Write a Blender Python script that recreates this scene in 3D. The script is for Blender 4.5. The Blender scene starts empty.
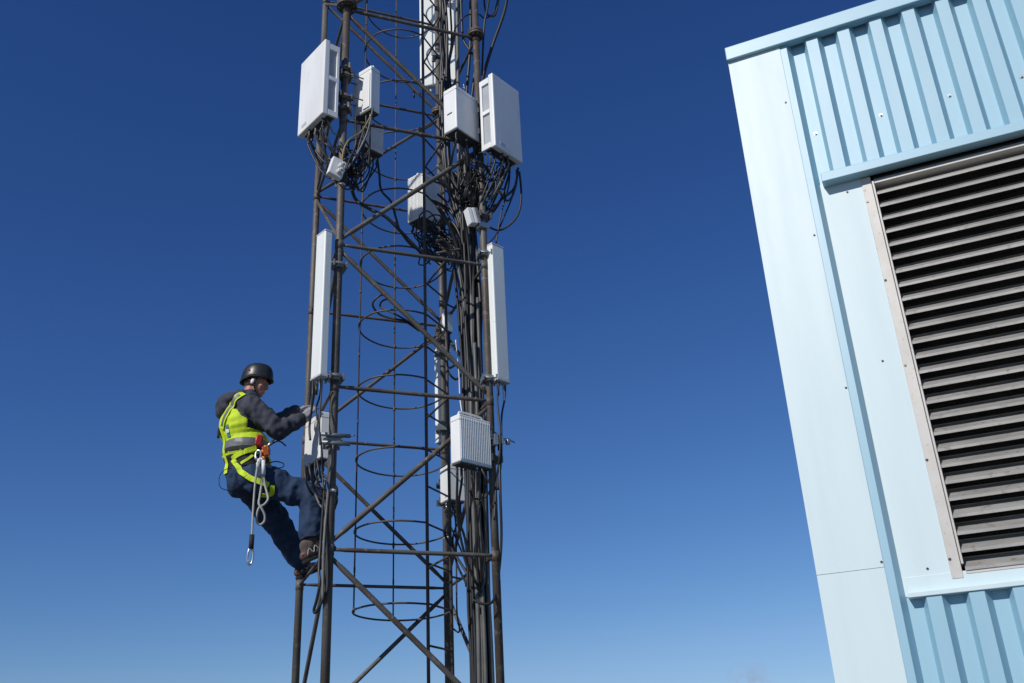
import bpy, bmesh, math, random
from mathutils import Vector, Matrix, noise
from mathutils.bvhtree import BVHTree

random.seed(7)
S = bpy.context.scene
COL = S.collection
V = Vector
PI = math.pi
R = math.radians

# ------------------------------------------------------------------ numbers
CAM_Z = 1.65
TOWER_X, TOWER_Y, TOWER_YAW = -1.13609, 8.69246, 0.37735531
SIDE, BAY, LEVEL0 = 1.4, 1.39545, 3.50153
SUN_AZ, SUN_EL = -142.0, 35.5          # azimuth clockwise from +Y


# ------------------------------------------------------------------ helpers
def link(o, parent=None):
    COL.objects.link(o)
    if parent is not None:
        o.parent = parent
    return o


def tag(o, label=None, cat=None, group=None, kind=None):
    if label: o['label'] = label
    if cat: o['category'] = cat
    if group: o['group'] = group
    if kind: o['kind'] = kind
    return o


def empty(name, loc, rotz, label, cat, group=None):
    o = bpy.data.objects.new(name, None)
    o.empty_display_size = 0.1
    o.location = loc
    o.rotation_euler = (0, 0, rotz)
    link(o)
    return tag(o, label, cat, group)


def frame_from(d):
    d = d.normalized()
    u = d.orthogonal().normalized()
    return u, d.cross(u)


class MB:
    """collects shapes for ONE mesh"""
    def __init__(self):
        self.v, self.f, self.m, self.s = [], [], [], []

    def face(self, idx, m=0, s=False):
        self.f.append(idx); self.m.append(m); self.s.append(s)

    def box(self, lo, hi, m=0, M=None):
        b = len(self.v)
        for x in (lo[0], hi[0]):
            for y in (lo[1], hi[1]):
                for z in (lo[2], hi[2]):
                    p = V((x, y, z))
                    self.v.append(M @ p if M else p)
        for q in ((0, 1, 3, 2), (4, 6, 7, 5), (0, 4, 5, 1), (2, 3, 7, 6), (0, 2, 6, 4), (1, 5, 7, 3)):
            self.face([b + i for i in q], m)
        return self

    def quad(self, pts, m=0):
        b = len(self.v)
        self.v += [V(p) for p in pts]
        self.face(list(range(b, b + len(pts))), m)
        return self

    def rod(self, p0, p1, r0, r1=None, n=12, m=0, cap=True):
        return self.tube([p0, p1], r0, n, m, cap, r_end=r1)

    def tube(self, pts, r, n=8, m=0, cap=True, closed=False, r_end=None, radii=None, flat=None):
        pts = [V(p) for p in pts]
        k = len(pts)
        if radii is None:
            re = r if r_end is None else r_end
            radii = [r + (re - r) * i / max(1, k - 1) for i in range(k)]
        rings = []
        u = None
        for i, p in enumerate(pts):
            if closed:
                d = pts[(i + 1) % k] - pts[i - 1]
            else:
                d = pts[min(i + 1, k - 1)] - pts[max(i - 1, 0)]
            if d.length < 1e-9: d = V((0, 0, 1))
            d.normalize()
            if u is None:
                u = d.orthogonal().normalized()
            else:
                u = (u - d * u.dot(d))
                u = u.normalized() if u.length > 1e-6 else d.orthogonal().normalized()
            w = d.cross(u)
            b = len(self.v)
            for j in range(n):
                a = 2 * PI * j / n
                self.v.append(p + (u * math.cos(a) + w * math.sin(a)) * radii[i])
            rings.append(b)
        for i in range(k if closed else k - 1):
            a, b = rings[i], rings[(i + 1) % k]
            for j in range(n):
                self.face([a + j, a + (j + 1) % n, b + (j + 1) % n, b + j], m, True)
        if cap and not closed:
            self.face([rings[0] + j for j in reversed(range(n))], m)
            self.face([rings[-1] + j for j in range(n)], m)
        return self

    def ribbon(self, pts, nrm, width, thick, m=0):
        """flat strap through pts, lying on surfaces with normals nrm"""
        k = len(pts)
        rings = []
        for i in range(k):
            d = (pts[min(i + 1, k - 1)] - pts[max(i - 1, 0)]).normalized()
            nn = (nrm[i] - d * nrm[i].dot(d)).normalized()
            w = d.cross(nn)
            b = len(self.v)
            for sx, sy in ((-1, 0), (1, 0), (1, 1), (-1, 1)):
                self.v.append(pts[i] + w * sx * width / 2 + nn * sy * thick)
            rings.append(b)
        for i in range(k - 1):
            a, b = rings[i], rings[i + 1]
            for j in range(4):
                self.face([a + j, a + (j + 1) % 4, b + (j + 1) % 4, b + j], m, False)
        self.face([rings[0] + j for j in reversed(range(4))], m)
        self.face([rings[-1] + j for j in range(4)], m)
        return self

    def ball(self, c, r, nu=12, nv=8, m=0, M=None, zmin=-1.0):
        c = V(c)
        rr = V(r) if hasattr(r, '__len__') else V((r, r, r))
        b = len(self.v)
        for i in range(nv + 1):
            t = -PI / 2 + PI * i / nv
            for j in range(nu):
                a = 2 * PI * j / nu
                q = V((rr.x * math.cos(t) * math.cos(a), rr.y * math.cos(t) * math.sin(a), rr.z * max(math.sin(t), zmin)))
                self.v.append(c + (M @ q if M else q))
        for i in range(nv):
            for j in range(nu):
                self.face([b + i * nu + j, b + i * nu + (j + 1) % nu, b + (i + 1) * nu + (j + 1) % nu, b + (i + 1) * nu + j], m, True)
        return self

    def capsule(self, p0, r0, p1, r1, n=14, m=0):
        p0, p1 = V(p0), V(p1)
        d = (p1 - p0).normalized()
        pts, rad = [], []
        for t in (-1.0, -.92, -.7, -.4):
            pts.append(p0 + d * r0 * t); rad.append(r0 * math.sqrt(max(1e-4, 1 - t * t)))
        pts += [p0, p1]; rad += [r0, r1]
        for t in (.4, .7, .92, 1.0):
            pts.append(p1 + d * r1 * t); rad.append(r1 * math.sqrt(max(1e-4, 1 - t * t)))
        return self.tube(pts, 0, n, m, True, radii=rad)

    def mesh(self, name, mats):
        me = bpy.data.meshes.new(name)
        me.from_pydata([tuple(p) for p in self.v], [], self.f)
        for mt in (mats if isinstance(mats, (list, tuple)) else [mats]):
            me.materials.append(mt)
        me.polygons.foreach_set('material_index', self.m)
        me.polygons.foreach_set('use_smooth', self.s)
        me.update()
        return me

    def build(self, name, mats, parent=None, bevel=0.0, seg=2):
        me = self.mesh(name, mats)
        bm = bmesh.new(); bm.from_mesh(me)
        bmesh.ops.remove_doubles(bm, verts=bm.verts, dist=1e-6)
        bmesh.ops.recalc_face_normals(bm, faces=bm.faces)
        bm.to_mesh(me); bm.free()
        o = bpy.data.objects.new(name, me)
        link(o, parent)
        if bevel:
            b = o.modifiers.new('bevel', 'BEVEL')
            b.width = bevel; b.segments = seg; b.limit_method = 'ANGLE'; b.angle_limit = R(35)
            b.harden_normals = False
        return o


def spline(pts, sub=8, closed=False):
    P = [V(p) for p in pts]
    k = len(P)
    out = []
    rng = range(k) if closed else range(k - 1)
    for i in rng:
        if closed:
            a, b, c, d = P[i - 1], P[i], P[(i + 1) % k], P[(i + 2) % k]
        else:
            a, b, c, d = P[max(i - 1, 0)], P[i], P[i + 1], P[min(i + 2, k - 1)]
        for s in range(sub):
            t = s / sub
            out.append(0.5 * ((2 * b) + (c - a) * t + (2 * a - 5 * b + 4 * c - d) * t * t + (3 * b - a - 3 * c + d) * t ** 3))
    if not closed: out.append(P[-1])
    return out


def remeshed(mb, voxel, smooth=4, factor=.5):
    """union of overlapping shapes grown into one continuous skin"""
    me = mb.mesh('tmp', [])
    o = bpy.data.objects.new('tmp', me); COL.objects.link(o)
    a = o.modifiers.new('r', 'REMESH'); a.mode = 'VOXEL'; a.voxel_size = voxel; a.use_smooth_shade = True
    if smooth:
        b = o.modifiers.new('s', 'SMOOTH'); b.iterations = smooth; b.factor = factor
    dg = bpy.context.evaluated_depsgraph_get(); dg.update()
    res = bpy.data.meshes.new_from_object(o.evaluated_get(dg))
    bpy.data.objects.remove(o); bpy.data.meshes.remove(me)
    for p in res.polygons: p.use_smooth = True
    return res


def wrinkle(me, amp, scale, stretch=V((1, 1, 1)), seed=0.0, fn=None):
    me.update()
    ns = [v.normal.copy() for v in me.vertices]
    for v, nn in zip(me.vertices, ns):
        q = V((v.co.x * stretch.x, v.co.y * stretch.y, v.co.z * stretch.z)) * scale + V((seed, seed * 2, 0))
        w = 1.0 - abs(noise.noise(q)) * 2.0
        w2 = noise.noise(q * 2.3)
        k = fn(v.co) if fn else 1.0
        v.co += nn * amp * k * (w * .7 + w2 * .5)
    me.update()


def add_mesh(name, me, mats, parent):
    me.name = name
    for m in (mats if isinstance(mats, (list, tuple)) else [mats]): me.materials.append(m)
    o = bpy.data.objects.new(name, me)
    return link(o, parent)


# ------------------------------------------------------------------ materials
def material(name, col, rough=.5, metal=0.0, col2=None, scale=6.0, amount=.5, bump=0.0, bscale=None, spec=.5,
             contrast=(.4, .65), stretch=(1, 1, 1), rvar=0.0, fine=None):
    m = bpy.data.materials.new(name); m.use_nodes = True
    nt = m.node_tree; N = nt.nodes; L = nt.links
    b = N['Principled BSDF']
    b.inputs['Roughness'].default_value = rough
    b.inputs['Metallic'].default_value = metal
    b.inputs['Specular IOR Level'].default_value = spec
    b.inputs['Base Color'].default_value = (*col, 1)
    tc = N.new('ShaderNodeTexCoord')
    mp = N.new('ShaderNodeMapping'); mp.inputs['Scale'].default_value = stretch
    L.new(tc.outputs['Object'], mp.inputs['Vector'])
    nz = N.new('ShaderNodeTexNoise'); nz.inputs['Scale'].default_value = scale; nz.inputs['Detail'].default_value = 6
    nz.inputs['Roughness'].default_value = .6
    L.new(mp.outputs[0], nz.inputs['Vector'])
    rp = N.new('ShaderNodeValToRGB')
    rp.color_ramp.elements[0].position = contrast[0]; rp.color_ramp.elements[1].position = contrast[1]
    rp.color_ramp.elements[0].color = (*col, 1)
    c2 = col2 if col2 else tuple(c * .8 for c in col)
    rp.color_ramp.elements[1].color = (*[c + (d - c) * amount for c, d in zip(col, c2)], 1)
    L.new(nz.outputs['Fac'], rp.inputs['Fac'])
    last = rp.outputs['Color']
    if fine:
        n2 = N.new('ShaderNodeTexNoise'); n2.inputs['Scale'].default_value = fine[0]; n2.inputs['Detail'].default_value = 4
        L.new(tc.outputs['Object'], n2.inputs['Vector'])
        r2 = N.new('ShaderNodeValToRGB')
        r2.color_ramp.elements[0].position = fine[1]; r2.color_ramp.elements[1].position = fine[1] + .1
        L.new(n2.outputs['Fac'], r2.inputs['Fac'])
        mx = N.new('ShaderNodeMix'); mx.data_type = 'RGBA'
        L.new(r2.outputs['Color'], mx.inputs[0])
        L.new(last, mx.inputs[6]); mx.inputs[7].default_value = (*fine[2], 1)
        last = mx.outputs[2]
    L.new(last, b.inputs['Base Color'])
    if rvar:
        mr = N.new('ShaderNodeMapRange')
        mr.inputs[3].default_value = rough - rvar; mr.inputs[4].default_value = rough + rvar
        L.new(nz.outputs['Fac'], mr.inputs[0]); L.new(mr.outputs[0], b.inputs['Roughness'])
    if bump:
        nb = N.new('ShaderNodeTexNoise'); nb.inputs['Scale'].default_value = bscale or scale * 4
        nb.inputs['Detail'].default_value = 5
        L.new(tc.outputs['Object'], nb.inputs['Vector'])
        bp = N.new('ShaderNodeBump'); bp.inputs['Strength'].default_value = bump; bp.inputs['Distance'].default_value = .01
        L.new(nb.outputs['Fac'], bp.inputs['Height']); L.new(bp.outputs[0], b.inputs['Normal'])
    return m


M = {}
M['paint'] = material('pale_blue_coated_steel', (.265, .475, .585), .45, 0, (.242, .445, .557), 1.6, .8, .03, 2.2, rvar=.06, spec=1.0, stretch=(3, 3, .5), fine=(19, .68, (.25, .43, .53)))
M['flash'] = material('pale_flashing_coat', (.60, .72, .74), .45, 0, (.555, .68, .705), 1.6, .8, .035, 1.6, rvar=.06, stretch=(4, 4, .45), fine=(26, .70, (.54, .65, .68)))
M['trim'] = material('pale_blue_trim_coat', (.29, .495, .60), .45, 0, (.265, .465, .565), 1.5, .5, .01, 3.0, spec=.9)
M['louvre'] = material('weathered_aluminium', (.36, .35, .325), .55, .2, (.24, .23, .21), 2.6, 1.0, .06, 40, stretch=(1, 1, 5), fine=(24, .58, (.23, .215, .19)))
M['frame'] = material('beige_frame_coat', (.56, .54, .505), .5, .1, (.46, .44, .40), 4.0, .7, .03, 30, fine=(45, .62, (.38, .34, .27)))
M['dark'] = material('interior_shade_black', (.035, .036, .037), .9, 0, (.06, .06, .058), 9, 1.0)
M['mesh'] = material('bird_mesh_wire', (.10, .10, .10), .6, .5)
M['screw'] = material('dark_screw_head', (.06, .05, .04), .5, .6)
M['gold'] = material('brassy_screw_head', (.25, .17, .05), .4, .8)
M['silver'] = material('zinc_washer', (.55, .56, .56), .3, .9, (.4, .4, .4), 30)
M['steel'] = material('weathered_tower_steel', (.120, .112, .101), .6, .1, (.072, .055, .043), 3.2, 1.0, .2, 60, stretch=(1, 1, .45), contrast=(.38, .6), fine=(19, .58, (.155, .145, .13)))
M['cage'] = material('cage_bar_steel', (.10, .088, .078), .6, .2, (.07, .052, .04), 5.0, 1.0, .1, 60)
M['clampsteel'] = material('dull_clamp_steel', (.17, .17, .165), .55, .4, (.09, .08, .07), 14.0, .9, .05, 60)
M['galv'] = material('galvanised_steel', (.27, .29, .30), .5, .6, (.18, .20, .21), 14.0, .9, .05, 60)
M['white'] = material('white_equipment_paint', (.82, .83, .82), .42, 0, (.68, .68, .65), 2.5, .8, .015, 30, stretch=(1, 1, .3), fine=(14, .68, (.70, .71, .69)))
M['cream'] = material('aged_white_radome', (.79, .82, .79), .42, 0, (.70, .73, .70), 1.8, .6, .01, 20, stretch=(2, 2, .3), fine=(20, .68, (.58, .60, .57)))
M['grey'] = material('grey_equipment_paint', (.50, .52, .53), .5, 0, (.42, .44, .45), 3.0, .6, .015, 30, stretch=(1, 1, .4))
M['fin'] = material('cast_heatsink_grey', (.40, .42, .44), .5, .1, (.32, .34, .36), 5.0, .6, .02, 40)
M['under'] = material('dark_connector_plate', (.07, .07, .075), .6, .2, (.04, .04, .045), 20)
M['black'] = material('black_cable_jacket', (.014, .014, .016), .48, 0, (.025, .024, .022), 8, .8)
M['greycable'] = material('grey_cable_jacket', (.13, .13, .125), .5, 0, (.08, .08, .075), 6, .8)
M['yellowcable'] = material('yellow_earth_cable', (.28, .23, .06), .5, 0, (.16, .14, .05), 10, .8)
M['tape'] = material('white_marking_tape', (.75, .75, .74), .5)
M['plastic'] = material('white_plastic_plug', (.68, .68, .68), .4)
M['gravel'] = material('roof_gravel', (.13, .125, .12), .9, 0, (.08, .077, .073), 18, 1.0, .6, 60)
M['concrete'] = material('concrete_foot', (.33, .32, .30), .9, 0, (.25, .24, .22), 6, .8, .3, 60)

# ------------------------------------------------------------------ ground
g = MB()
g.quad([(-400, -400, 0), (400, -400, 0), (400, 400, 0), (-400, 400, 0)])
tag(g.build('ground', M['gravel']), kind='structure')

# ------------------------------------------------------------------ building
ROOF = 6.12
bld = empty('equipment_building', (1.5507, 5.2966, 0), math.atan2(-0.38822769, 0.92156349),
            'pale blue corrugated steel building with a large grey louvre in its wall', 'building')
PITCH, DEP = 0.1985, 0.055


def corrugated(mb, x0, x1, z0, z1, phase=.309, d=DEP):
    """trapezoidal sheet: crest at y = 0, valley at y = d"""
    prof = []
    k = int(math.floor((x0 - phase) / PITCH)) - 1
    while phase + k * PITCH < x1 + PITCH:
        s = phase + k * PITCH
        prof += [(s, 0), (s + .0715, 0), (s + .1025, d), (s + .1745, d)]
        k += 1
    pts = []
    for (a, b) in zip(prof, prof[1:]):
        if b[0] <= x0 or a[0] >= x1: continue
        f = lambda x: a[1] + (b[1] - a[1]) * (x - a[0]) / (b[0] - a[0])
        xa, xb = max(a[0], x0), min(b[0], x1)
        if not pts: pts.append((xa, f(xa)))
        pts.append((xb, f(xb)))
    zs = (z0, z1)
    for (a, b) in zip(pts, pts[1:]):
        mb.quad([(a[0], a[1], z0), (b[0], b[1], z0), (b[0], b[1], z1), (a[0], a[1], z1)])


BW, BD = 4.6, 4.0
w = MB()
corrugated(w, .0, BW, 5.0, ROOF)
corrugated(w, .0, BW, 0, 2.495)
corrugated(w, .0, .408, 2.495, 5.0)
corrugated(w, 3.15, BW, 2.495, 5.0)
w.build('wall', M['paint'], bld)
# the other three sides: plain corrugated sheets
for nm, mat4, ln in (('wall', Matrix.Translation((0, BD, 0)) @ Matrix.Rotation(-PI / 2, 4, 'Z'), BD - .006),
                     ('wall', Matrix.Translation((BW, .006, 0)) @ Matrix.Rotation(PI / 2, 4, 'Z'), BD - .006),
                     ('wall', Matrix.Translation((BW, BD, 0)) @ Matrix.Rotation(PI, 4, 'Z'), BW)):
    q = MB(); corrugated(q, 0, ln, 0, ROOF)
    q.v = [mat4 @ V(p) for p in q.v]
    q.build('wall', M['paint'], bld)
q = MB(); q.box((.04, .045, ROOF - .02), (BW - .04, BD - .04, ROOF + .02))
q.build('roof', M['grey'], bld)
# corner flashing: upper and lower length lapped at a seam
for z0, z1, off in ((2.6445, 6.074, 0.0), (0, 2.6425, .0015)):
    q = MB()
    y = -.005 + off
    q.quad([(-.003, y, z0), (.338, y, z0), (.338, y, z1), (-.003, y, z1)])
    q.quad([(-.003, .34, z0), (-.003, y, z0), (-.003, y, z1), (-.003, .34, z1)])
    q.quad([(.338, y, z0), (.338, 0.0015, z0), (.338, 0.0015, z1), (.338, y, z1)])
    q.quad([(-.003, y, z0), (.338, y, z0), (.338, y + .003, z0), (-.003, y + .003, z0)])
    q.build('corner_flashing', M['flash'], bld)
# roof edge trim
q = MB()
q.box((-.008, -.034, 6.074), (BW + .03, .03, 6.18))
q.box((-.008, .03, 6.074), (.03, BD, 6.18))
q.build('roof_trim', M['trim'], bld, bevel=.006)
# blank panel left of the louvre
q = MB(); q.box((.402, DEP - .004, 2.49), (.652, DEP + .004, 5.0))
q.build('blank_panel', M['flash'], bld, bevel=.0015, seg=1)
q = MB()
q.box((.428, -.030, 4.969), (3.2, .05, 5.031))
q.build('head_trim', M['trim'], bld, bevel=.004)
q = MB()
q.box((.4225, DEP - .0065, 2.502), (3.2, .06, 2.588)); q.box((.4225, -.010, 2.4765), (3.2, .06, 2.5015))
q.build('sill_trim', M['flash'], bld, bevel=.003)
# louvre: frame, slats, mesh behind
LX0, LX1 = .645, 3.12
q = MB()
q.box((LX0, DEP - .010, 2.553), (LX0 + .055, DEP + .006, 4.966))       # left flange
q.box((LX0 + .058, DEP - .024, 2.62), (LX0 + .070, DEP + .12, 4.9222))   # lip
q.box((LX0 + .071, DEP - .0145, 4.908), (LX1, DEP + .12, 4.922))
q.box((LX0 + .056, DEP + .08, 4.9225), (LX1, DEP + .12, 4.966))
q.box((LX1 - .06, DEP - .010, 2.553), (LX1, DEP + .12, 4.935))
q.box((LX0 + .071, DEP - .0098, 2.570), (LX1 - .06, DEP + .12, 2.5835))
lou = q.build('louvre', M['frame'], bld, bevel=.002, seg=1)
q = MB()
k = -1
while True:
    z = 4.829 - .0897 * k
    if z < 2.58: break
    y0 = DEP - .014
    prof = [(y0, z), (y0, z + .015), (y0 + .004, z + .019), (y0 + .082, z + .076), (y0 + .082, z + .082), (y0 + .085, z + .082),
            (y0 + .085, z + .074), (y0 + .005, z + .014), (y0 + .003, z + .011), (y0 + .003, z)]
    xa, xb = LX0 + .0715, LX1 - .0605
    b = len(q.v); n = len(prof)
    for x in (xa, xb):
        for p in prof: q.v.append(V((x, p[0], p[1])))
    for i in range(n):
        q.face([b + i, b + (i + 1) % n, b + n + (i + 1) % n, b + n + i])
    q.face([b + i for i in range(n)]); q.face([b + n + i for i in reversed(range(n))])
    k += 1
q.build('slats', M['louvre'], lou)
q = MB(); q.box((LX0 + .06, DEP + .125, 2.56), (LX1, DEP + .16, 4.96)); q.build('interior_shade_sheet', M['dark'], lou)  # near-black sheet: shade of the interior behind the slats put into its colour
q = MB()
x = LX0 + .08
while x < LX1 - .06:
    q.rod((x, DEP + .10, 2.61), (x, DEP + .10, 4.93), .0011, n=4, cap=False); x += .026
z = 2.62
while z < 4.93:
    q.rod((LX0 + .075, DEP + .0985, z), (LX1 - .06, DEP + .0985, z), .0011, n=4, cap=False); z += .026
q.build('wire_mesh', M['mesh'], lou)


def screw(x, y, z, mt, r=.007, washer=False):
    q = MB()
    if washer:
        q.rod((x, y, z), (x, y - .003, z), .013, .012, 14)
        q.rod((x, y - .003, z), (x, y - .011, z), .0075, .0065, 6)
    else:
        q.rod((x, y, z), (x, y - .005, z), r, r * .8, 8)
    q.build('screw', M[mt], bld)


for (x, z) in ((.31, 5.627), (.322, 4.634), (.328, 3.644), (.330, 2.671), (.31, 1.66), (.31, .66)): screw(x, -.0045, z, 'screw')
for (x, z) in ((.556, 4.901), (.545, 3.781), (.541, 2.619)): screw(x, DEP - .0035, z, 'screw')
for i, (x, z) in enumerate(((.655, 4.797), (.655, 4.264), (.655, 3.728), (.655, 3.18), (.655, 2.652))):
    screw(x, DEP - .0095, z, 'gold' if i in (0, 2) else 'screw', .008)
for j in range(9):
    x = .446 + .397 * j
    screw(x, DEP, 5.375 + .003 * (j % 3), 'silver', washer=True)
    if j: screw(x, DEP, 5.062, 'silver', washer=True)

# ------------------------------------------------------------------ tower
TW = Matrix.Translation((TOWER_X, TOWER_Y, 0)) @ Matrix.Rotation(TOWER_YAW, 4, 'Z')
tower = empty('lattice_tower', (TOWER_X, TOWER_Y, 0), TOWER_YAW,
              'tall brown square steel lattice mast with caged ladder inside', 'mast')
h = SIDE / 2
CORN = {'B': (-h, -h), 'C': (h, -h), 'A': (-h, h), 'D': (h, h)}
LR = {'B': .036, 'C': .035, 'A': .034, 'D': .031}
KLO, KHI = -2, 6


def node(c, k): return V((CORN[c][0], CORN[c][1], LEVEL0 + BAY * k))


TOPZ = LEVEL0 + BAY * KHI + .3
for c in CORN:
    x, y = CORN[c]
    q = MB()
    q.rod((x, y, .03), (x, y, TOPZ), LR[c], n=20)
    for k in range(KLO, KHI + 1):                      # welded collars at the nodes
        z = LEVEL0 + BAY * k
        q.rod((x, y, z - .05), (x, y, z + .035), LR[c] + .003, n=20)
    leg = q.build('leg', M['steel'], tower)
    q = MB(); q.rod((x, y, 0.001), (x, y, .03), .16, n=20); q.build('base_plate', M['steel'], leg)
    rf = .105 if c in 'BA' else .085
    for z in (LEVEL0 + BAY * 4 + .055, LEVEL0 - BAY - .25):
        q = MB()
        q.rod((x, y, z - .030), (x, y, z - .003), rf, n=24); q.rod((x, y, z + .003), (x, y, z + .030), rf, n=24)
        for j in range(8):
            a = 2 * PI * j / 8
            px, py = x + math.cos(a) * rf * .76, y + math.sin(a) * rf * .76
            q.rod((px, py, z - .052), (px, py, z + .052), .011, n=6)
        q.build('flange', M['steel'], leg)
    if c == 'B':
        for z in (6.925, 7.035, 3.965):
            q = MB(); q.rod((x, y, z), (x, y, z + .022), LR[c] + .0025, n=20); q.build('tape_band', M['tape'], leg)
    if c == 'D':
        q = MB(); q.rod((x, y, 3.98), (x, y, 4.0), LR[c] + .0025, n=20); q.build('tape_band', M['tape'], leg)


def brace(name, p, q_, r, r0, r1):
    d = (q_ - p).normalized()
    m = MB()
    a, b = p + d * r0, q_ - d * r1
    m.tube([p + d * (r0 * .55), p + d * (r0 + .05), p + d * (r0 + .10), q_ - d * (r1 + .10), q_ - d * (r1 + .05), q_ - d * (r1 * .55)], r, n=12,
           radii=[r * .8, r * .8, r, r, r * .8, r * .8])
    # gusset lugs
    m.build(name, M['steel'], tower)


for k in range(KLO, KHI + 1):
    for a, b in (('B', 'C'), ('A', 'D'), ('A', 'B'), ('D', 'C')):
        brace('horizontal_brace', node(a, k), node(b, k), .018 if (a, b) == ('B', 'C') else .015, .036, .036)
dz = .05


def diag(a, ka, b, kb, r):
    p, q_ = node(a, ka), node(b, kb)
    s = 1 if kb > ka else -1
    p = p + V((0, 0, dz * s)); q_ = q_ - V((0, 0, dz * s))
    brace('diagonal_brace', p, q_, r, .05, .05)


for k in range(KLO, KHI):
    if k % 2 == 0:
        diag('B', k, 'C', k + 1, .023); diag('D', k, 'A', k + 1, .0195)
        diag('B', k, 'A', k + 1, .018); diag('D', k, 'C', k + 1, .018)
    else:
        diag('C', k, 'B', k + 1, .023); diag('A', k, 'D', k + 1, .0195)
        diag('A', k, 'B', k + 1, .018); diag('C', k, 'D', k + 1, .018)

# ladder with safety cage, standing askew inside the mast
RA, RB = V((.270, -.135, 0)), V((.580, .175, 0))
lad = MB()
for p in (RA, RB):
    lad.rod((p.x, p.y, .3), (p.x, p.y, TOPZ), .015, n=12)
ladder = lad.build('ladder', M['cage'], tower)
rung = MB()
z = 3.2 - .3489 * 8
rungs = []
first = None
while z < TOPZ - .1:
    if first is None:
        q = MB(); q.rod(RA, RB, .0095, n=8); first = q.build('rung', M['cage'], ladder); first.location.z = z
    else:
        o = first.copy(); COL.objects.link(o); o.parent = ladder; o.location.z = z
    z += .3489
hp = spline([(.27, -.135, 0), (.12, -.165, 0), (-.04, -.145, 0), (-.22, -.02, 0), (-.30, .225, 0), (-.22, .48, 0), (-.03, .655, 0), (.18, .71, 0), (.36, .66, 0), (.49, .53, 0), (.56, .35, 0), (.58, .175, 0)], 5)
firsth = None
for k in range(0, 13):
    z = 3.2 + .6977 * k + (.01 if k % 2 else -.005)
    if firsth is None:
        q = MB(); q.tube(hp, .009, n=8); firsth = q.build('cage_hoop', M['cage'], ladder); firsth.location.z = z
    else:
        o = firsth.copy(); COL.objects.link(o); o.parent = ladder; o.location.z = z
for (x, y) in ((-.296, .235), (.175, .70)):
    q = MB(); q.rod((x, y, 3.18), (x, y, 3.2 + .6977 * 12), .0075, n=8)
    for k in range(25):
        zz = 3.2 + .6977 * k / 2
        q.rod((x, y, zz - .022), (x, y, zz + .022), .012 if k % 2 == 0 else .0095, n=8)
    q.build('cage_strap', M['cage'], ladder)
# brackets tying the ladder to the horizontals
for k in range(-2, 7):
    z = LEVEL0 + BAY * k
    for p_, e_ in ((RA, (.32, -h, z)), (RB, (h, .25, z))):
        q = MB(); q.rod((p_.x, p_.y, z), e_, .010, n=8); q.build('ladder_bracket', M['cage'], ladder)

# ------------------------------------------------------------------ equipment hung on the mast


def P2(ang): return V((math.cos(R(ang)), math.sin(R(ang)), 0))


def unit_frame(near, z, angL, lenL, angR, lenR, face):
    """returns (world loc, world rotz, width, depth); x = along the front, y = back"""
    n = V((near[0], near[1], z))
    c = n + P2(angL) * lenL / 2 + P2(angR) * lenR / 2
    if face == 'L':
        rz, wd, dp = R(angR - 90), lenL, lenR
    else:
        rz, wd, dp = R(angL - 90), lenR, lenL
    return TW @ c, rz + TOWER_YAW, wd, dp


def thing_at(name, label, cat, group, fr): return empty(name, fr[0], fr[1], label, cat, group)


def connectors(parent, n, wd, dp, rng, z=0, ln=.06, r=.013, y=None):
    pts = []
    for i in range(n):
        x = -wd / 2 + wd * (i + .5) / n + rng.uniform(-.006, .006)
        yy = (rng.uniform(-.3, .3) * dp) if y is None else y
        q = MB()
        q.rod((x, yy, z + .004), (x, yy, z - .022), r, n=10); q.rod((x, yy, z - .022), (x, yy, z - ln), r * .75, r * .6, n=10)
        q.build('connector', M['under'] if i % 3 else M['silver'], parent)
        pts.append(V((x, yy, z - ln)))
    return pts


def pole_clamp(parent, leg, z, r=.05, mat='clampsteel'):
    """clamp pair round a mast leg, in the parent's local space"""
    Mi = (Matrix.Translation(parent.location) @ Matrix.Rotation(parent.rotation_euler.z, 4, 'Z')).inverted() @ TW
    c = Mi @ V((CORN[leg][0], CORN[leg][1], z))
    q = MB()
    q.rod(c + V((0, 0, -.028)), c + V((0, 0, .028)), r + .012, n=16)
    d = V((-c.x, -c.y, 0)); L_ = d.length
    if L_ > .02:
        d.normalize(); s = V((-d.y, d.x, 0))
        for sg in (-1, 1):
            q.rod(c + s * sg * (r + .012) - d * .05, c + s * sg * (r + .012) + d * max(.05, L_ - .02), .007, n=6)
        a = math.atan2(d.y, d.x)
        MM = Matrix.Translation(c) @ Matrix.Rotation(a, 4, 'Z')
        q.box((r + .008, -r - .03, -.03), (r + .022, r + .03, .03), 0, MM)
        q.box((-r - .022, -r - .03, -.03), (-r - .008, r + .03, .03), 0, MM)
    q.build('clamp', M[mat], parent)


rng = random.Random(3)
GA = 'flat active antenna panels on the mast'
JUMP = []      # (start in mast space) for the jumper leads


def to_mast(parent, p):
    return TW.inverted() @ (Matrix.Translation(parent.location) @ Matrix.Rotation(parent.rotation_euler.z, 4, 'Z') @ p)


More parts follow.
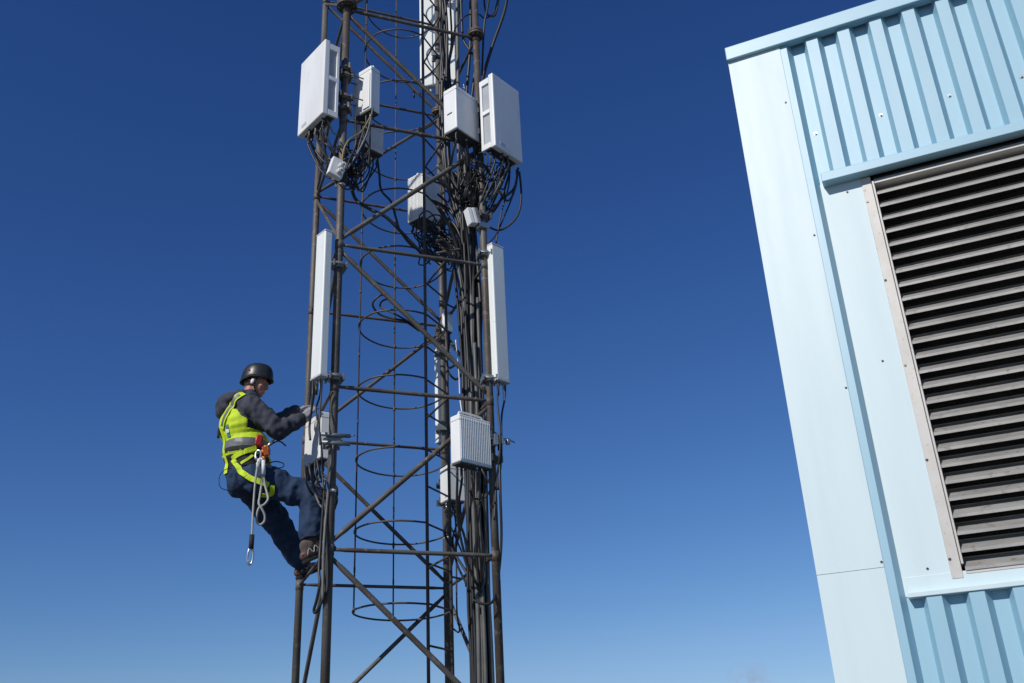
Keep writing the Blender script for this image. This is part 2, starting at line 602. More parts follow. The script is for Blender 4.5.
def active_panel(label, fr, z, hgt, leg):
    t = thing_at('antenna_panel', label, 'antenna', GA, fr)
    _, _, wd, dp = fr
    fd = .062
    q = MB(); q.box((-wd / 2, -dp / 2, 0), (wd / 2, -dp / 2 + fd, hgt))
    q.build('front_cover', M['white'], t, bevel=.012, seg=3)
    q = MB()
    q.box((-wd / 2 + .02, -dp / 2 + fd - .004, .03), (wd / 2 - .02, dp / 2 - .02, hgt - .05))
    body = q.build('rear_housing', M['fin'], t, bevel=.006)
    for sx in (-1, 1):      # side rails framing two recesses on each side
        q = MB()
        xo = sx * (wd / 2 - .012)
        for (z0, z1) in ((.012, .075), (hgt * .48, hgt * .53), (hgt - .10, hgt - .03)):
            q.box((xo - .011, -dp / 2 + fd, z0), (xo + .011, dp / 2, z1))
        q.box((xo - .0105, dp / 2 - .03, .070), (xo + .0105, dp / 2 - .001, hgt - .095))
        q.build('side_rail', M['white'], t, bevel=.003)
    q = MB()
    n = 16
    for i in range(n):
        x = -wd / 2 + .04 + (wd - .08) * i / (n - 1)
        q.box((x - .002, dp / 2 - .022, .06), (x + .002, dp / 2 + .02, hgt - .08))
    q.build('heatsink_fins', M['fin'], t)
    q = MB(); q.box((-wd / 2 + .03, -dp / 2 + fd + .002, .018), (wd / 2 - .03, dp / 2 - .03, .034)); q.build('connector_plate', M['under'], t)
    pts = connectors(t, 8, wd - .1, dp, rng, .02, .07)
    for zz in (z + .2, z + hgt - .22):
        pole_clamp(t, leg, zz, .045, 'clampsteel')
    q = MB(); q.box((-wd * .32, -dp / 2 - .0025, .05), (-wd * .14, -dp / 2 + .001, .085)); q.build('rating_plate', M['grey'], t)
    q = MB(); q.box((-.05, dp / 2 + .004, .15), (.05, dp / 2 + .05, hgt - .17)); q.build('mounting_bracket', M['under'], t, bevel=.003)
    JUMP.append((t, pts, 'panel'))
    return t


f1 = unit_frame((-.930, -.850), 7.614, 110, .475, 20, .171, 'L')
P1 = active_panel('big white flat antenna panel at upper left, its broad face in full sun', f1, 7.614, .903, 'B')
f5 = unit_frame((.742, -1.02), 7.475, 119, .183, 28, .425, 'R')
P5 = active_panel('big white flat antenna panel at upper right, its broad face in shade', f5, 7.475, .903, 'C')


def radio(name, label, fr, z, hgt, leg, front='white', finside=None, ncon=5, handle=True, group='boxy radio units on the mast', clampmat='clampsteel', plate=True):
    t = thing_at(name, label, 'radio unit', group, fr)
    _, _, wd, dp = fr
    q = MB(); q.box((-wd / 2, -dp / 2, .0), (wd / 2, dp / 2, hgt))
    q.build('casing', M[front], t, bevel=min(.012, dp * .12), seg=3)
    # fins
    if finside in ('x+', 'x-'):
        sx = 1 if finside == 'x+' else -1
        q = MB(); n = max(6, int(dp / .021))
        for i in range(n):
            y = -dp / 2 + .02 + (dp - .04) * i / (n - 1)
            xx = sorted((sx * (wd / 2 - .002), sx * (wd / 2 + .010)))
            q.box((xx[0], y - .003, .02), (xx[1], y + .003, hgt - .02))
        q.build('heatsink_fins', M[front], t)
    elif finside in ('y-', 'y+'):
        q = MB(); n = max(6, int(wd / .021))
        yy = (-dp / 2 - .0035, -dp / 2 + .002) if finside == 'y-' else (dp / 2 - .002, dp / 2 + .012)
        for i in range(n):
            x = -wd / 2 + .018 + (wd - .036) * i / (n - 1)
            q.box((x - .0032, yy[0], .025), (x + .0032, yy[1], hgt - .025))
        q.build('heatsink_fins', M[front], t, bevel=.001, seg=1)
    if plate:
        q = MB(); q.box((-wd / 2 + .008, -dp / 2 + .008, -.014), (wd / 2 - .008, dp / 2 - .008, .002)); q.build('connector_plate', M['under'], t, bevel=.003)
    q = MB()                                             # lid seam running round the casing
    for (x0, y0, x1, y1) in ((-wd / 2 - .0018, -dp / 2 - .0018, wd / 2 + .0018, dp / 2 + .0018),):
        q.box((x0, y0, hgt - .052), (x1, y1, hgt - .048))
    q.build('lid_seam', M['fin'], t)
    pts = connectors(t, ncon, wd - .03 if wd > dp else wd, dp, rng, -.01, .06, .011) if wd >= dp else []
    if wd < dp:
        for i in range(ncon):
            y = -dp / 2 + dp * (i + .5) / ncon
            q = MB(); q.rod((0, y, -.008), (0, y, -.032), .011, n=10); q.rod((0, y, -.032), (0, y, -.07), .008, n=10)
            q.build('connector', M['under'] if i % 2 else M['silver'], t); pts.append(V((rng.uniform(-.02, .02), y, -.07)))
    if handle:
        q = MB()
        L_ = max(wd, dp) * .38
        ax = V((1, 0, 0)) if wd > dp else V((0, 1, 0))
        pz = hgt
        q.tube(spline([ax * -L_ + V((0, 0, pz - .004)), ax * -L_ * .95 + V((0, 0, pz + .032)), ax * -L_ * .7 + V((0, 0, pz + .045)), ax * L_ * .7 + V((0, 0, pz + .045)), ax * L_ * .95 + V((0, 0, pz + .032)), ax * L_ + V((0, 0, pz - .004))], 4), .009, n=8)
        q.build('handle', M[front], t)
    if leg:
        for zz in (z + hgt * .25, z + hgt * .75): pole_clamp(t, leg, zz, .044, clampmat)
    JUMP.append((t, pts, 'radio'))
    return t


def decal(parent, fr, rects, side='y-', mat='under'):
    _, _, wd, dp = fr
    for (x0, z0, x1, z1) in rects:
        q = MB()
        if side == 'y-': q.box((x0, -dp / 2 - .0025, z0), (x1, -dp / 2 + .001, z1))
        else: q.box((wd / 2 - .001, x0, z0), (wd / 2 + .0025, x1, z1))
        q.build('label_plate', M[mat], parent)


f = unit_frame((-.457, -.80), 7.816, 122, .25, 32, .13, 'L')
r2 = radio('radio_unit', 'small white ribbed radio box beside the big upper left panel', f, 7.816, .533, 'B', 'white', None, 4)
q = MB(); q.box((f[2] / 2 - .10, -f[3] / 2 - .012, .02), (f[2] / 2 - .01, -f[3] / 2 + .002, .44)); q.build('cover_plate', M['white'], r2, bevel=.004)
decal(r2, f, [(-.11, .03, -.02, .16)], 'y-', 'tape')
f = unit_frame((-.50, -.5), 7.60, 113, .11, 23, .304, 'R')
radio('radio_unit', 'shaded pale radio box hanging lowest of the upper left cluster', f, 7.60, .315, None, 'white', 'y-', 7, False)
f = unit_frame((.376, -.95), 7.665, 120, .174, 31, .345, 'R')
r4 = radio('radio_unit', 'white radio box left of the big upper right panel, dark plate on its side', f, 7.665, .528, 'C', 'white', None, 6)
q = MB(); q.box((-f[2] / 2 - .0025, -.03, .20), (-f[2] / 2 + .001, .035, .215)); q.build('label_plate', M['under'], r4)
f = unit_frame((.349, .20), 7.329, 121, .225, 31, .290, 'R')
r6 = radio('radio_unit', 'white radio box hung inside the cage with the thickest tangle of cables under it', f, 7.329, .57, None, 'white', 'x-', 7, True)
f = unit_frame((.334, -.93), 4.236, 113, .125, 23, .365, 'R')
r10 = radio('radio_unit', 'white ribbed radio box in front of the cable run on the lower right', f, 4.236, .427, 'C', 'white', 'y-', 6, True)
f = unit_frame((.614, .30), 4.261, 106, .165, 12, .19, 'L')
r11 = radio('radio_unit', 'white radio box half hidden behind the lower right ribbed one', f, 4.261, .364, 'D', 'white', None, 4, False)
decal(r11, f, [(.03, .03, .045, .045)])
f = unit_frame((-.741, -.33), 4.379, 104, .345, 13.5, .088, 'L')
r12 = radio('radio_unit', 'flat box under the hands of the climber, partly in shadow', f, 4.379, .428, None, 'white', None, 6, False)
f = unit_frame((.62, .33), 6.075, 115, .066, 25, .106, 'R')
radio('junction_box', 'tiny white box behind the cables at mid height of the mast', f, 6.075, .249, 'D', 'white', None, 2, False, group=None)['category'] = 'box'


def panel_antenna(label, fr, z, hgt, leg, group, ncon=2, cl=(.12, .88)):
    t = thing_at('sector_antenna', label, 'antenna', group, fr)
    _, _, wd, dp = fr
    q = MB(); q.box((-wd / 2, -dp / 2, .012), (wd / 2, dp / 2, hgt - .012))
    q.build('radome', M['cream'], t, bevel=min(wd, dp) * .16, seg=4)
    for z0, z1, nm in ((0, .02, 'end_cap'), (hgt - .02, hgt, 'end_cap')):
        q = MB(); q.box((-wd / 2 - .002, -dp / 2 - .002, z0), (wd / 2 + .002, dp / 2 + .002, z1)); q.build(nm, M['grey'], t, bevel=.006, seg=2)
    for i in range(ncon):
        x = (i - (ncon - 1) / 2) * wd * .45
        q = MB(); q.rod((x, 0, .006), (x, 0, -.03), .010, n=10); q.build('connector', M['silver'], t)
        q = MB(); q.rod((x, 0, -.03), (x, 0, -.13 - .03 * i), .013, .011, n=10); q.build('connector_boot', M['plastic'] if i else M['black'], t)
    for c in cl: pole_clamp(t, leg, z + hgt * c, .046, 'galv')
    return t


GS = 'slim upright sector antennas on the mast'
f7 = unit_frame((-.846, -.80), 4.943, 112, .152, 22, .080, 'L')
panel_antenna('long slim white antenna on the left leg just above the climber', f7, 4.943, 1.437, 'B', GS, 2, (.02, .78))
f8 = unit_frame((.750, -.79), 5.074, 113, .088, 23, .160, 'R')
panel_antenna('long slim white antenna outside the right leg, hanging clear against the sky', f8, 5.074, 1.432, 'C', GS, 2, (.02, .93))
f3 = unit_frame((.585, 1.10), 9.80, 64, .05, -25, .47, 'R')
panel_antenna('wide white antenna behind the ladder at the very top of the picture', f3, 9.80, 1.9, 'D', GS, 4, (.1, .8))
f9 = unit_frame((.668, .83), 5.011, 117, .05, 10, .131, 'R')
panel_antenna('narrow white antenna mostly hidden behind the far leg at mid height', f9, 5.011, 1.09, 'D', GS, 2, (.1, .9))

# little white splitter with two round sockets
t = empty('junction_box', TW @ V((-.78, -.86, 6.99)), TOWER_YAW + R(15), 'tiny white tilted box with two round sockets at upper left', 'box')
MM = Matrix.Rotation(R(14), 4, 'Y')
q = MB(); q.box((-.07, -.03, -.09), (.07, .03, .11), 0, MM); q.build('casing', M['white'], t, bevel=.008)
for zz in (-.04, .03):
    q = MB(); q.rod(MM @ V((.02, -.028, zz)), MM @ V((.02, -.085, zz)), .026, .022, 14); q.rod(MM @ V((.02, -.085, zz)), MM @ V((.02, -.11, zz)), .014, .012, 12); q.build('socket', M['plastic'], t)
pole_clamp(t, 'B', 6.99, .044, 'under')
# little white box clamped on the right leg
t = empty('junction_box', TW @ V((.60, -.72, 6.80)), TOWER_YAW + R(10), 'tiny white slanted box clamped on the right leg below the big panel', 'box')
MM = Matrix.Rotation(R(-14), 4, 'Y')
for (x0, x1, nm, mt) in ((-.075, -.03, 'casing', 'white'), (-.022, .01, 'casing', 'white'), (.015, .045, 'bracket', 'galv')):
    q = MB(); q.box((x0, -.045, -.085), (x1, .04, .085), 0, MM); q.build(nm, M[mt], t, bevel=.005)
q = MB(); q.rod((.095, .01, -.115), (.095, .01, -.055), .056, n=16); q.box((.04, -.05, -.11), (.15, -.03, -.06)); q.build('clamp', M['silver'], t)
pole_clamp(t, 'C', 6.83, .044, 'clampsteel')

# scaffold-type pole clamp beside the lower left radio
t = empty('standoff_clamp', TW @ V((-.70, -.70, 4.40)), TOWER_YAW, 'galvanised double tube clamp round the left leg beside the flat box', 'clamp')
q = MB()
for zz in (-.035, .035):
    q.rod((-.115, -.072, zz), (.13, -.072, zz), .017, n=12)
q.build('tube', M['galv'], t)
q = MB()
q.rod((0, 0, -.05), (0, 0, .05), .058, n=18); q.box((-.07, -.062, -.05), (.07, -.052, .05)); q.box((-.07, .052, -.05), (.07, .064, .05))
for x in (-.06, .06): q.rod((x, -.09, 0), (x, .09, 0), .008, n=6)
q.build('clamp_plate', M['galv'], t, bevel=.002)
q = MB(); q.rod((.13, -.072, .035), (.17, -.08, .045), .006, n=6); q.build('threaded_rod', M['galv'], t)
# clamp cluster right of the front radio
t = empty('standoff_clamp', TW @ V((.76, -.76, 4.50)), TOWER_YAW, 'galvanised bolt clamp on the right leg beside the front ribbed radio', 'clamp')
q = MB(); q.box((-.07, -.05, -.05), (-.03, .05, .05)); q.box((.0, -.045, -.04), (.02, .045, .04)); q.rod((-.09, 0, .02), (.10, 0, .02), .012, n=8); q.rod((.06, 0, 0), (.09, 0, 0), .03, n=12)
q.build('clamp_plate', M['silver'], t, bevel=.003)
q = MB(); q.tube(spline([(.08, 0, .02), (.10, 0, .012), (.125, .0, .005), (.14, 0, -.005)], 4), .005, n=6); q.build('tail', M['black'], t)

# ------------------------------------------------------------------ cables (mast space)
CABLES = {
 'loop1': (0.011, [(1.105, -0.72, 7.429), (1.109, -0.72, 7.093), (1.033, -0.72, 6.845), (0.869, -0.72, 6.713), (0.734, -0.72, 6.724)]),
 'loop2': (0.011, [(0.808, -0.76, 7.392), (0.841, -0.76, 7.136), (0.92, -0.76, 7.021), (1.01, -0.76, 7.132), (1.088, -0.76, 7.399)]),
 'loop3': (0.008, [(1.076, -0.74, 7.434), (1.056, -0.74, 7.249), (0.921, -0.74, 6.871), (0.827, -0.74, 6.626), (0.741, -0.74, 6.522)]),
 'loop4': (0.013, [(0.721, -0.68, 6.837), (0.897, -0.68, 7.043), (1.045, -0.68, 7.225), (1.102, -0.68, 7.504)]),
 'loop5': (0.008, [(1.018, -0.7, 7.51), (0.982, -0.7, 7.201), (0.883, -0.7, 6.888), (0.818, -0.7, 6.557)]),
 'top1': (0.018, [(1.166, -0.62, 10.288), (1.089, -0.62, 9.666), (0.914, -0.62, 9.117), (0.82, -0.62, 8.749), (0.763, -0.62, 8.401)]),
 'top2': (0.011, [(1.075, -0.6, 10.279), (1.001, -0.6, 9.659), (0.901, -0.6, 9.528), (0.844, -0.6, 9.57), (0.841, -0.6, 9.832), (0.879, -0.6, 10.218)]),
 'top3': (0.011, [(0.965, -0.66, 10.187), (0.857, -0.66, 9.534), (0.801, -0.66, 9.263), (0.757, -0.66, 8.634)]),
 'top4': (0.009, [(0.495, -0.65, 9.215), (0.601, -0.65, 9.371), (0.754, -0.65, 9.485), (0.848, -0.65, 9.498), (0.982, -0.65, 9.637), (1.079, -0.65, 10.232)]),
 'top5': (0.016, [(0.763, -0.45, 10.326), (0.721, -0.45, 9.28), (0.667, -0.45, 8.576), (0.642, -0.45, 8.044)]),
 'top6': (0.014, [(0.647, -0.4, 10.338), (0.66, -0.4, 9.449), (0.735, -0.4, 9.184), (0.776, -0.4, 8.998), (0.715, -0.4, 8.492), (0.624, -0.4, 8.012)]),
 'top7': (0.012, [(0.587, -0.1, 10.609), (0.629, -0.1, 9.627), (0.583, -0.1, 9.108), (0.607, -0.1, 8.558), (0.687, -0.1, 8.04)]),
 'yel1': (0.008, [(-0.457, -0.83, 7.719), (-0.542, -0.83, 7.534), (-0.654, -0.83, 7.371), (-0.716, -0.83, 7.186), (-0.73, -0.83, 7.015)]),
 'yel2': (0.007, [(-0.882, -0.72, 7.716), (-0.85, -0.72, 7.605), (-0.799, -0.72, 7.534), (-0.74, -0.72, 7.488)]),
 'gry3': (0.01, [(-0.422, -0.8, 7.822), (-0.486, -0.8, 7.486), (-0.597, -0.8, 7.231), (-0.687, -0.8, 7.043), (-0.731, -0.8, 6.923)]),
 'blk4': (0.009, [(-0.606, -0.8, 7.672), (-0.591, -0.8, 7.405), (-0.643, -0.8, 7.165), (-0.685, -0.8, 6.955)]),
 'diag5': (0.017, [(-0.659, -0.55, 7.192), (-0.588, -0.55, 7.079), (-0.516, -0.55, 6.922), (-0.369, -0.55, 6.802), (-0.231, -0.55, 6.715), (0.005, -0.55, 6.51), (0.183, -0.55, 6.417), (0.353, -0.55, 6.399)]),
 'diag6': (0.012, [(-0.271, -0.3, 7.677), (-0.248, -0.3, 7.438), (-0.215, -0.3, 7.252), (-0.112, -0.3, 7.094), (-0.08, -0.3, 6.878), (-0.039, -0.3, 6.77), (0.124, -0.3, 6.648), (0.277, -0.3, 6.593)]),
 'loop7': (0.011, [(0.409, 0.55, 6.133), (0.237, 0.55, 6.205), (0.108, 0.55, 6.246), (-0.02, 0.55, 6.299), (-0.085, 0.55, 6.384), (-0.043, 0.55, 6.46), (0.042, 0.55, 6.484), (0.15, 0.55, 6.428), (0.302, 0.55, 6.271)]),
 'loop8': (0.01, [(0.358, 0.52, 6.171), (0.186, 0.52, 6.23), (0.057, 0.52, 6.307), (-0.018, 0.52, 6.367), (0.014, 0.52, 6.429), (0.099, 0.52, 6.429), (0.207, 0.52, 6.35)]),
 'foot9': (0.012, [(-0.765, -0.72, 4.061), (-0.772, -0.72, 3.569), (-0.771, -0.72, 3.332), (-0.775, -0.72, 3.216), (-0.801, -0.72, 3.101), (-0.798, -0.72, 3.033), (-0.771, -0.72, 3.018), (-0.74, -0.72, 3.125), (-0.729, -0.72, 3.256), (-0.743, -0.72, 3.896)]),
 'bpipe': (0.012, [(-0.712, -0.78, 4.345), (-0.746, -0.78, 3.879), (-0.75, -0.78, 3.516), (-0.743, -0.78, 3.091)]),
 'a7a': (0.01, [(-0.895, -0.76, 4.912), (-0.889, -0.76, 4.777), (-0.901, -0.76, 4.66), (-0.912, -0.76, 4.509), (-0.89, -0.76, 4.381)]),
 'a7b': (0.008, [(-0.844, -0.8, 4.928), (-0.839, -0.8, 4.793), (-0.858, -0.8, 4.631), (-0.835, -0.8, 4.458), (-0.82, -0.8, 4.27), (-0.798, -0.8, 4.119), (-0.768, -0.8, 3.954)]),
 'a7c': (0.007, [(-0.839, -0.82, 4.912), (-0.829, -0.82, 4.76), (-0.829, -0.82, 4.538), (-0.825, -0.82, 4.322)]),
 'a8a': (0.009, [(0.765, -0.76, 5.063), (0.758, -0.76, 4.888), (0.761, -0.76, 4.604), (0.737, -0.76, 4.371), (0.709, -0.76, 4.143), (0.686, -0.76, 3.791)]),
 'a8b': (0.009, [(0.84, -0.74, 5.05), (0.84, -0.74, 4.942), (0.807, -0.74, 4.757), (0.778, -0.74, 4.519), (0.752, -0.74, 4.333), (0.722, -0.74, 4.06)]),
 'r10loop': (0.009, [(0.545, -0.8, 4.263), (0.586, -0.8, 4.159), (0.628, -0.8, 4.055), (0.589, -0.8, 3.983), (0.517, -0.8, 3.97), (0.465, -0.8, 4.028)]),
 'c_right': (0.012, [(0.75, -0.74, 4.517), (0.753, -0.74, 4.242), (0.737, -0.74, 3.973), (0.736, -0.74, 3.626), (0.717, -0.74, 3.291), (0.686, -0.74, 3.168), (0.622, -0.74, 3.102), (0.544, -0.74, 3.085), (0.485, -0.74, 3.123)]),
 'r11down': (0.008, [(0.622, 0.2, 4.199), (0.638, 0.2, 4.037), (0.649, 0.2, 3.662), (0.653, 0.2, 3.21), (0.654, 0.2, 3.052), (0.625, 0.2, 3.008), (0.598, 0.2, 3.043)]),
 'r12a': (0.01, [(-0.896, -0.55, 4.224), (-0.883, -0.55, 4.105), (-0.863, -0.55, 4.021), (-0.829, -0.55, 3.98)]),
 'r12b': (0.01, [(-0.864, -0.6, 4.228), (-0.851, -0.6, 4.109), (-0.814, -0.6, 3.992), (-0.754, -0.6, 3.929)]),
 'r12c': (0.009, [(-0.834, -0.66, 4.237), (-0.821, -0.66, 4.11), (-0.784, -0.66, 3.994), (-0.739, -0.66, 3.871)]),
 'r12d': (0.009, [(-0.813, -0.68, 4.249), (-0.8, -0.68, 4.122), (-0.765, -0.68, 4.031), (-0.737, -0.68, 3.949)]),
 'hor1': (0.012, [(0.339, -0.3, 6.591), (0.537, -0.3, 6.634), (0.644, -0.3, 6.674), (0.752, -0.3, 6.75)]),
 'thin1': (0.007, [(0.667, -0.2, 6.33), (0.639, -0.2, 6.046), (0.593, -0.2, 5.876), (0.588, -0.2, 5.659), (0.614, -0.2, 5.451)]),
 'thin2': (0.006, [(0.559, -0.2, 5.709), (0.582, -0.2, 5.395), (0.596, -0.2, 5.138), (0.612, -0.2, 4.967)]),
}
LAB = {
 'loop1': 'long black lead making the widest hanging loop right of the upper right leg',
 'loop2': 'black lead drooping in a small loop right under the shaded upper right panel',
 'loop3': 'thin black lead slanting from the upper right panel down to the right leg',
 'loop4': 'thick black lead rising to the right from the right leg to the shaded panel',
 'loop5': 'thin black lead slanting under the middle of the shaded upper right panel',
 'top1': 'thickest black feeder sweeping outside the right leg at the top of the picture',
 'top2': 'black lead bent into a small hook beside the right leg at the top',
 'top3': 'black lead running down close beside the right leg above the flange',
 'top4': 'thin black lead arching across the right leg above its flange',
 'top5': 'black feeder rising behind the white radio box at upper right',
 'top6': 'black feeder waving between ladder and right leg at the top',
 'top7': 'black lead running down the front of the wide top antenna',
 'yel1': 'yellow green earth lead curving down from the small ribbed upper left box',
 'yel2': 'short yellow green earth lead under the big upper left panel',
 'gry3': 'grey lead curving down beside the yellow one at upper left',
 'blk4': 'black lead hanging from the left edge of the small ribbed upper left box',
 'diag5': 'thick black feeder slanting across the mast from the upper left cluster to the cable knot',
 'diag6': 'thin black lead slanting from the shaded pale box down to the cable knot',
 'loop7': 'black lead with the larger of two nested loops on the back brace',
 'loop8': 'black lead with the smaller of two nested loops on the back brace',
 'foot9': 'black lead ending in a narrow hanging loop below the feet of the climber',
 'bpipe': 'grey lead strapped along the lower left leg beside the shins of the climber',
 'a7a': 'black jumper lead from the left slim antenna passing the gloves',
 'a7b': 'black jumper lead from the left slim antenna running down over the flat box',
 'a7c': 'thin black jumper lead ending on the face of the flat box',
 'a8a': 'black jumper lead hanging straight from the right slim antenna',
 'a8b': 'black jumper lead bowing outward under the right slim antenna',
 'r10loop': 'black lead with a small loop under the front ribbed radio',
 'c_right': 'black lead down the right leg that swings back to the cable run low down',
 'r11down': 'thin black lead hanging in a hook left of the cable run low down',
 'r12a': 'leftmost black lead leaving the bottom of the flat box', 'r12b': 'second black lead from the left under the flat box',
 'r12c': 'third black lead from the left under the flat box', 'r12d': 'black lead under the flat box nearest the leg',
 'hor1': 'thick grey lead lying level under the cable knot', 'thin1': 'thin black lead hanging free left of the cable run',
 'thin2': 'thin white lead left of the cable run above the front radio',
}
CMAT = {'yel1': 'yellowcable', 'yel2': 'yellowcable', 'gry3': 'greycable', 'bpipe': 'greycable', 'hor1': 'greycable', 'thin2': 'tape', 'top6': 'black'}
crng = random.Random(11)


def cable(pts, r, mt, label, group=None, sub=7, n=7, straight=0):
    P = [V(p) for p in pts]
    org = P[0].copy()
    q = MB(); q.tube(spline([p - org for p in P], sub), r, n=n)
    o = q.build('cable', M[mt])
    o.location = TW @ org; o.rotation_euler = (0, 0, TOWER_YAW)
    return tag(o, label, 'cable', group)


for kx, (r, pts) in CABLES.items():
    n = len(pts)
    ph = crng.uniform(0, 6)
    pp = [(p[0] + .012 * math.sin(ph + i * 1.7), p[1] + .05 * math.sin(ph + i * 1.3) * (0 < i < n - 1) + (0.0), p[2]) for i, p in enumerate(pts)]
    cable(pp, r, CMAT.get(kx, 'black'), LAB[kx])

# the vertical run of feeders beside the right leg
ca, cb = .655, -.35
k = 0
for i in range(34):
    a0 = ca + crng.uniform(-.08, .08); b0 = cb + crng.uniform(-.07, .09)
    r = crng.choice((.011, .013, .016, .018, .020))
    top = crng.uniform(6.5, 8.3)
    pts = []
    z = .08
    while z < top - .5:
        pts.append((a0 + crng.uniform(-.013, .013), b0 + crng.uniform(-.012, .012), z)); z += crng.uniform(.42, .75)
    # fan out at the top
    ea, eb = a0 + crng.uniform(-.35, .1), b0 + crng.uniform(-.2, .3)
    pts.append((a0 * .6 + ea * .4, b0 * .6 + eb * .4, top - .2)); pts.append((ea, eb, top))
    cable(pts, r, 'greycable' if i % 6 == 0 else 'black', 'black or grey feeder cable in the dense vertical run beside the right leg', 'feeder cables in the vertical run', 5)
for i, (a0, b0, r) in enumerate(((.60, -.47, .020), (.645, -.49, .018), (.71, -.46, .017))):
    pts = [(a0 + .006 * math.sin(j * 1.3 + i), b0 + .006 * math.cos(j * 1.7), .06 + j * .5) for j in range(11 + i)]
    cable(pts, r, 'greycable', ('pale grey conduit along the left edge of the cable run', 'pale grey conduit up the middle of the cable run',
                                'pale grey conduit along the right edge of the cable run')[i])
# higher up a thinner run goes on to the top
for i in range(7):
    a0 = .50 + crng.uniform(-.06, .10); b0 = -.15 + crng.uniform(-.1, .1)
    pts = [(.62 + crng.uniform(-.05, .05), -.32, 6.9)]
    for j in range(5): pts.append((a0 + crng.uniform(-.025, .025), b0 + crng.uniform(-.03, .03), 7.7 + j * .95))
    cable(pts, crng.choice((.012, .016, .02)), 'black', 'black feeder cable rising past the white radio box to the mast top', 'feeder cables at the mast top', 6)
cable([(.615, -.25, 7.6), (.634, -.25, 8.8), (.655, -.25, 10.4), (.67, -.25, 11.8)], .02, 'greycable', 'straight tan grey tube rising between ladder and right leg')

# jumper leads under every unit
CL_LAB = [('lead in the tangle below the big upper left panel', (-.66, -.66, 7.2)), ('lead in the tangle below the big upper right panel', (.66, -.5, 6.95)),
          ('lead below the small ribbed upper left box', (-.6, -.62, 7.25)), ('lead below the shaded pale box of the upper left cluster', (-.55, -.5, 7.1)),
          ('lead below the white radio box at upper right', (.62, -.42, 7.1)), ('lead in the thick tangle under the radio in the cage', (.58, -.15, 6.75)),
          ('lead from the front ribbed radio down to the cable run', (.62, -.52, 3.3)), ('lead from the half hidden radio down to the cable run', (.6, -.2, 3.4)),
          ('lead from the flat box beside the climber', (-.66, -.62, 3.9)), ('lead from the tiny box behind the cables', (.62, -.1, 5.5))]
for ci, (t, pts, kind) in enumerate(JUMP):
    txt, tgt = CL_LAB[ci]
    tg = V(tgt)
    for j, p in enumerate(pts):
        m = to_mast(t, p)
        up = to_mast(t, p + V((0, 0, .05)))
        e = tg + V((crng.uniform(-.07, .07), crng.uniform(-.06, .06), crng.uniform(-.15, .15)))
        d = e - m
        side = V((-d.y, d.x, 0)); side = side.normalized() * crng.uniform(-.12, .12) if side.length > .01 else V((0, 0, 0))
        sag = crng.uniform(.05, .22) if ci not in (6, 7, 8) else .03
        mid = m + d * .35 + side + V((0, 0, -sag)); mid2 = m + d * .7 + side * .7 + V((0, 0, -sag * .8))
        cable([up, m + V((0, 0, -.02)), m + V((0, 0, -.06)), mid, mid2, e.lerp(tg, .5), tg + V((0, 0, -.06))], crng.choice((.008, .010, .012)),
              'greycable' if j % 5 == 4 else 'black', 'thin black or grey ' + txt, 'jumper leads, ' + txt.split(' ', 1)[1], 5, 6)
# loose coils in the knots


def coil(c, rad, label, group, end, r=.008):
    end = V(end) + V((0, 0, crng.uniform(-.1, .1)))
    P = []
    ax = V((crng.uniform(-1, 1), crng.uniform(-1, 1), crng.uniform(-.5, .5))).normalized()
    u, w = frame_from(ax)
    ph = crng.uniform(0, 6); turns = crng.uniform(.7, 1.5); n = int(9 * turns)
    for i in range(n):
        a = ph + 2 * PI * turns * i / (n - 1)
        P.append(V(c) + (u * math.cos(a) + w * math.sin(a)) * rad * crng.uniform(.8, 1.2) + ax * .05 * i / n)
    P.append(P[-1].lerp(end, .6) + V((0, 0, -.03))); P.append(end)
    cable(P, r, 'black', label, group, 5, 6)


for i in range(30):
    coil((.46 + crng.uniform(-.12, .22), .12 + crng.uniform(-.2, .2), 6.98 + crng.uniform(-.14, .16)), crng.uniform(.06, .14), 'loose black lead in the thick knot under the radio in the cage', 'loose leads in the cage knot', (.62, -.25, 6.7))
for i in range(24):
    coil((.70 + crng.uniform(-.14, .24), -.66 + crng.uniform(-.12, .15), 7.28 + crng.uniform(-.22, .2)), crng.uniform(.06, .15), 'loose black lead in the knot under the upper right panel', 'loose leads in the upper right knot', (.66, -.45, 6.9))
for i in range(18):
    coil((-.62 + crng.uniform(-.12, .16), -.6 + crng.uniform(-.12, .1), 7.25 + crng.uniform(-.2, .22)), crng.uniform(.05, .11), 'loose black lead in the knot of the upper left cluster', 'loose leads in the upper left knot', (-.64, -.62, 7.12))

# ------------------------------------------------------------------ the climber
M['skin'] = material('skin', (.42, .20, .13), .5, 0, (.36, .15, .10), 14, .7, .03, 80)
M['hair'] = material('short_brown_hair', (.06, .04, .025), .7, 0, (.10, .07, .05), 60, .8, .3, 160)
M['jacket'] = material('charcoal_navy_fleece', (.046, .050, .066), .85, 0, (.062, .067, .085), 9, .9, .2, 120, spec=.25)
M['trouser'] = material('navy_work_trousers', (.018, .036, .078), .8, 0, (.028, .055, .11), 7, .9, .15, 120, spec=.25)
M['hivis'] = material('hi_vis_yellow', (.58, .75, .03), .7, 0, (.50, .66, .03), 12, .7, .1, 90, spec=.3)
M['reflect'] = material('grey_reflective_tape', (.15, .155, .15), .5, .0, (.11, .115, .11), 20, .8)
M['vestdark'] = material('black_vest_panel', (.018, .02, .024), .85)
M['helmet'] = material('black_helmet_shell', (.016, .019, .022), .38, 0, (.024, .027, .03), 5, .8, .0)
M['strapblack'] = material('black_webbing', (.015, .015, .016), .8)
M['glove'] = material('grey_work_glove', (.30, .30, .32), .8, 0, (.16, .16, .17), 16, 1.0, .2, 90)
M['glovedark'] = material('black_glove_palm', (.04, .04, .045), .8)
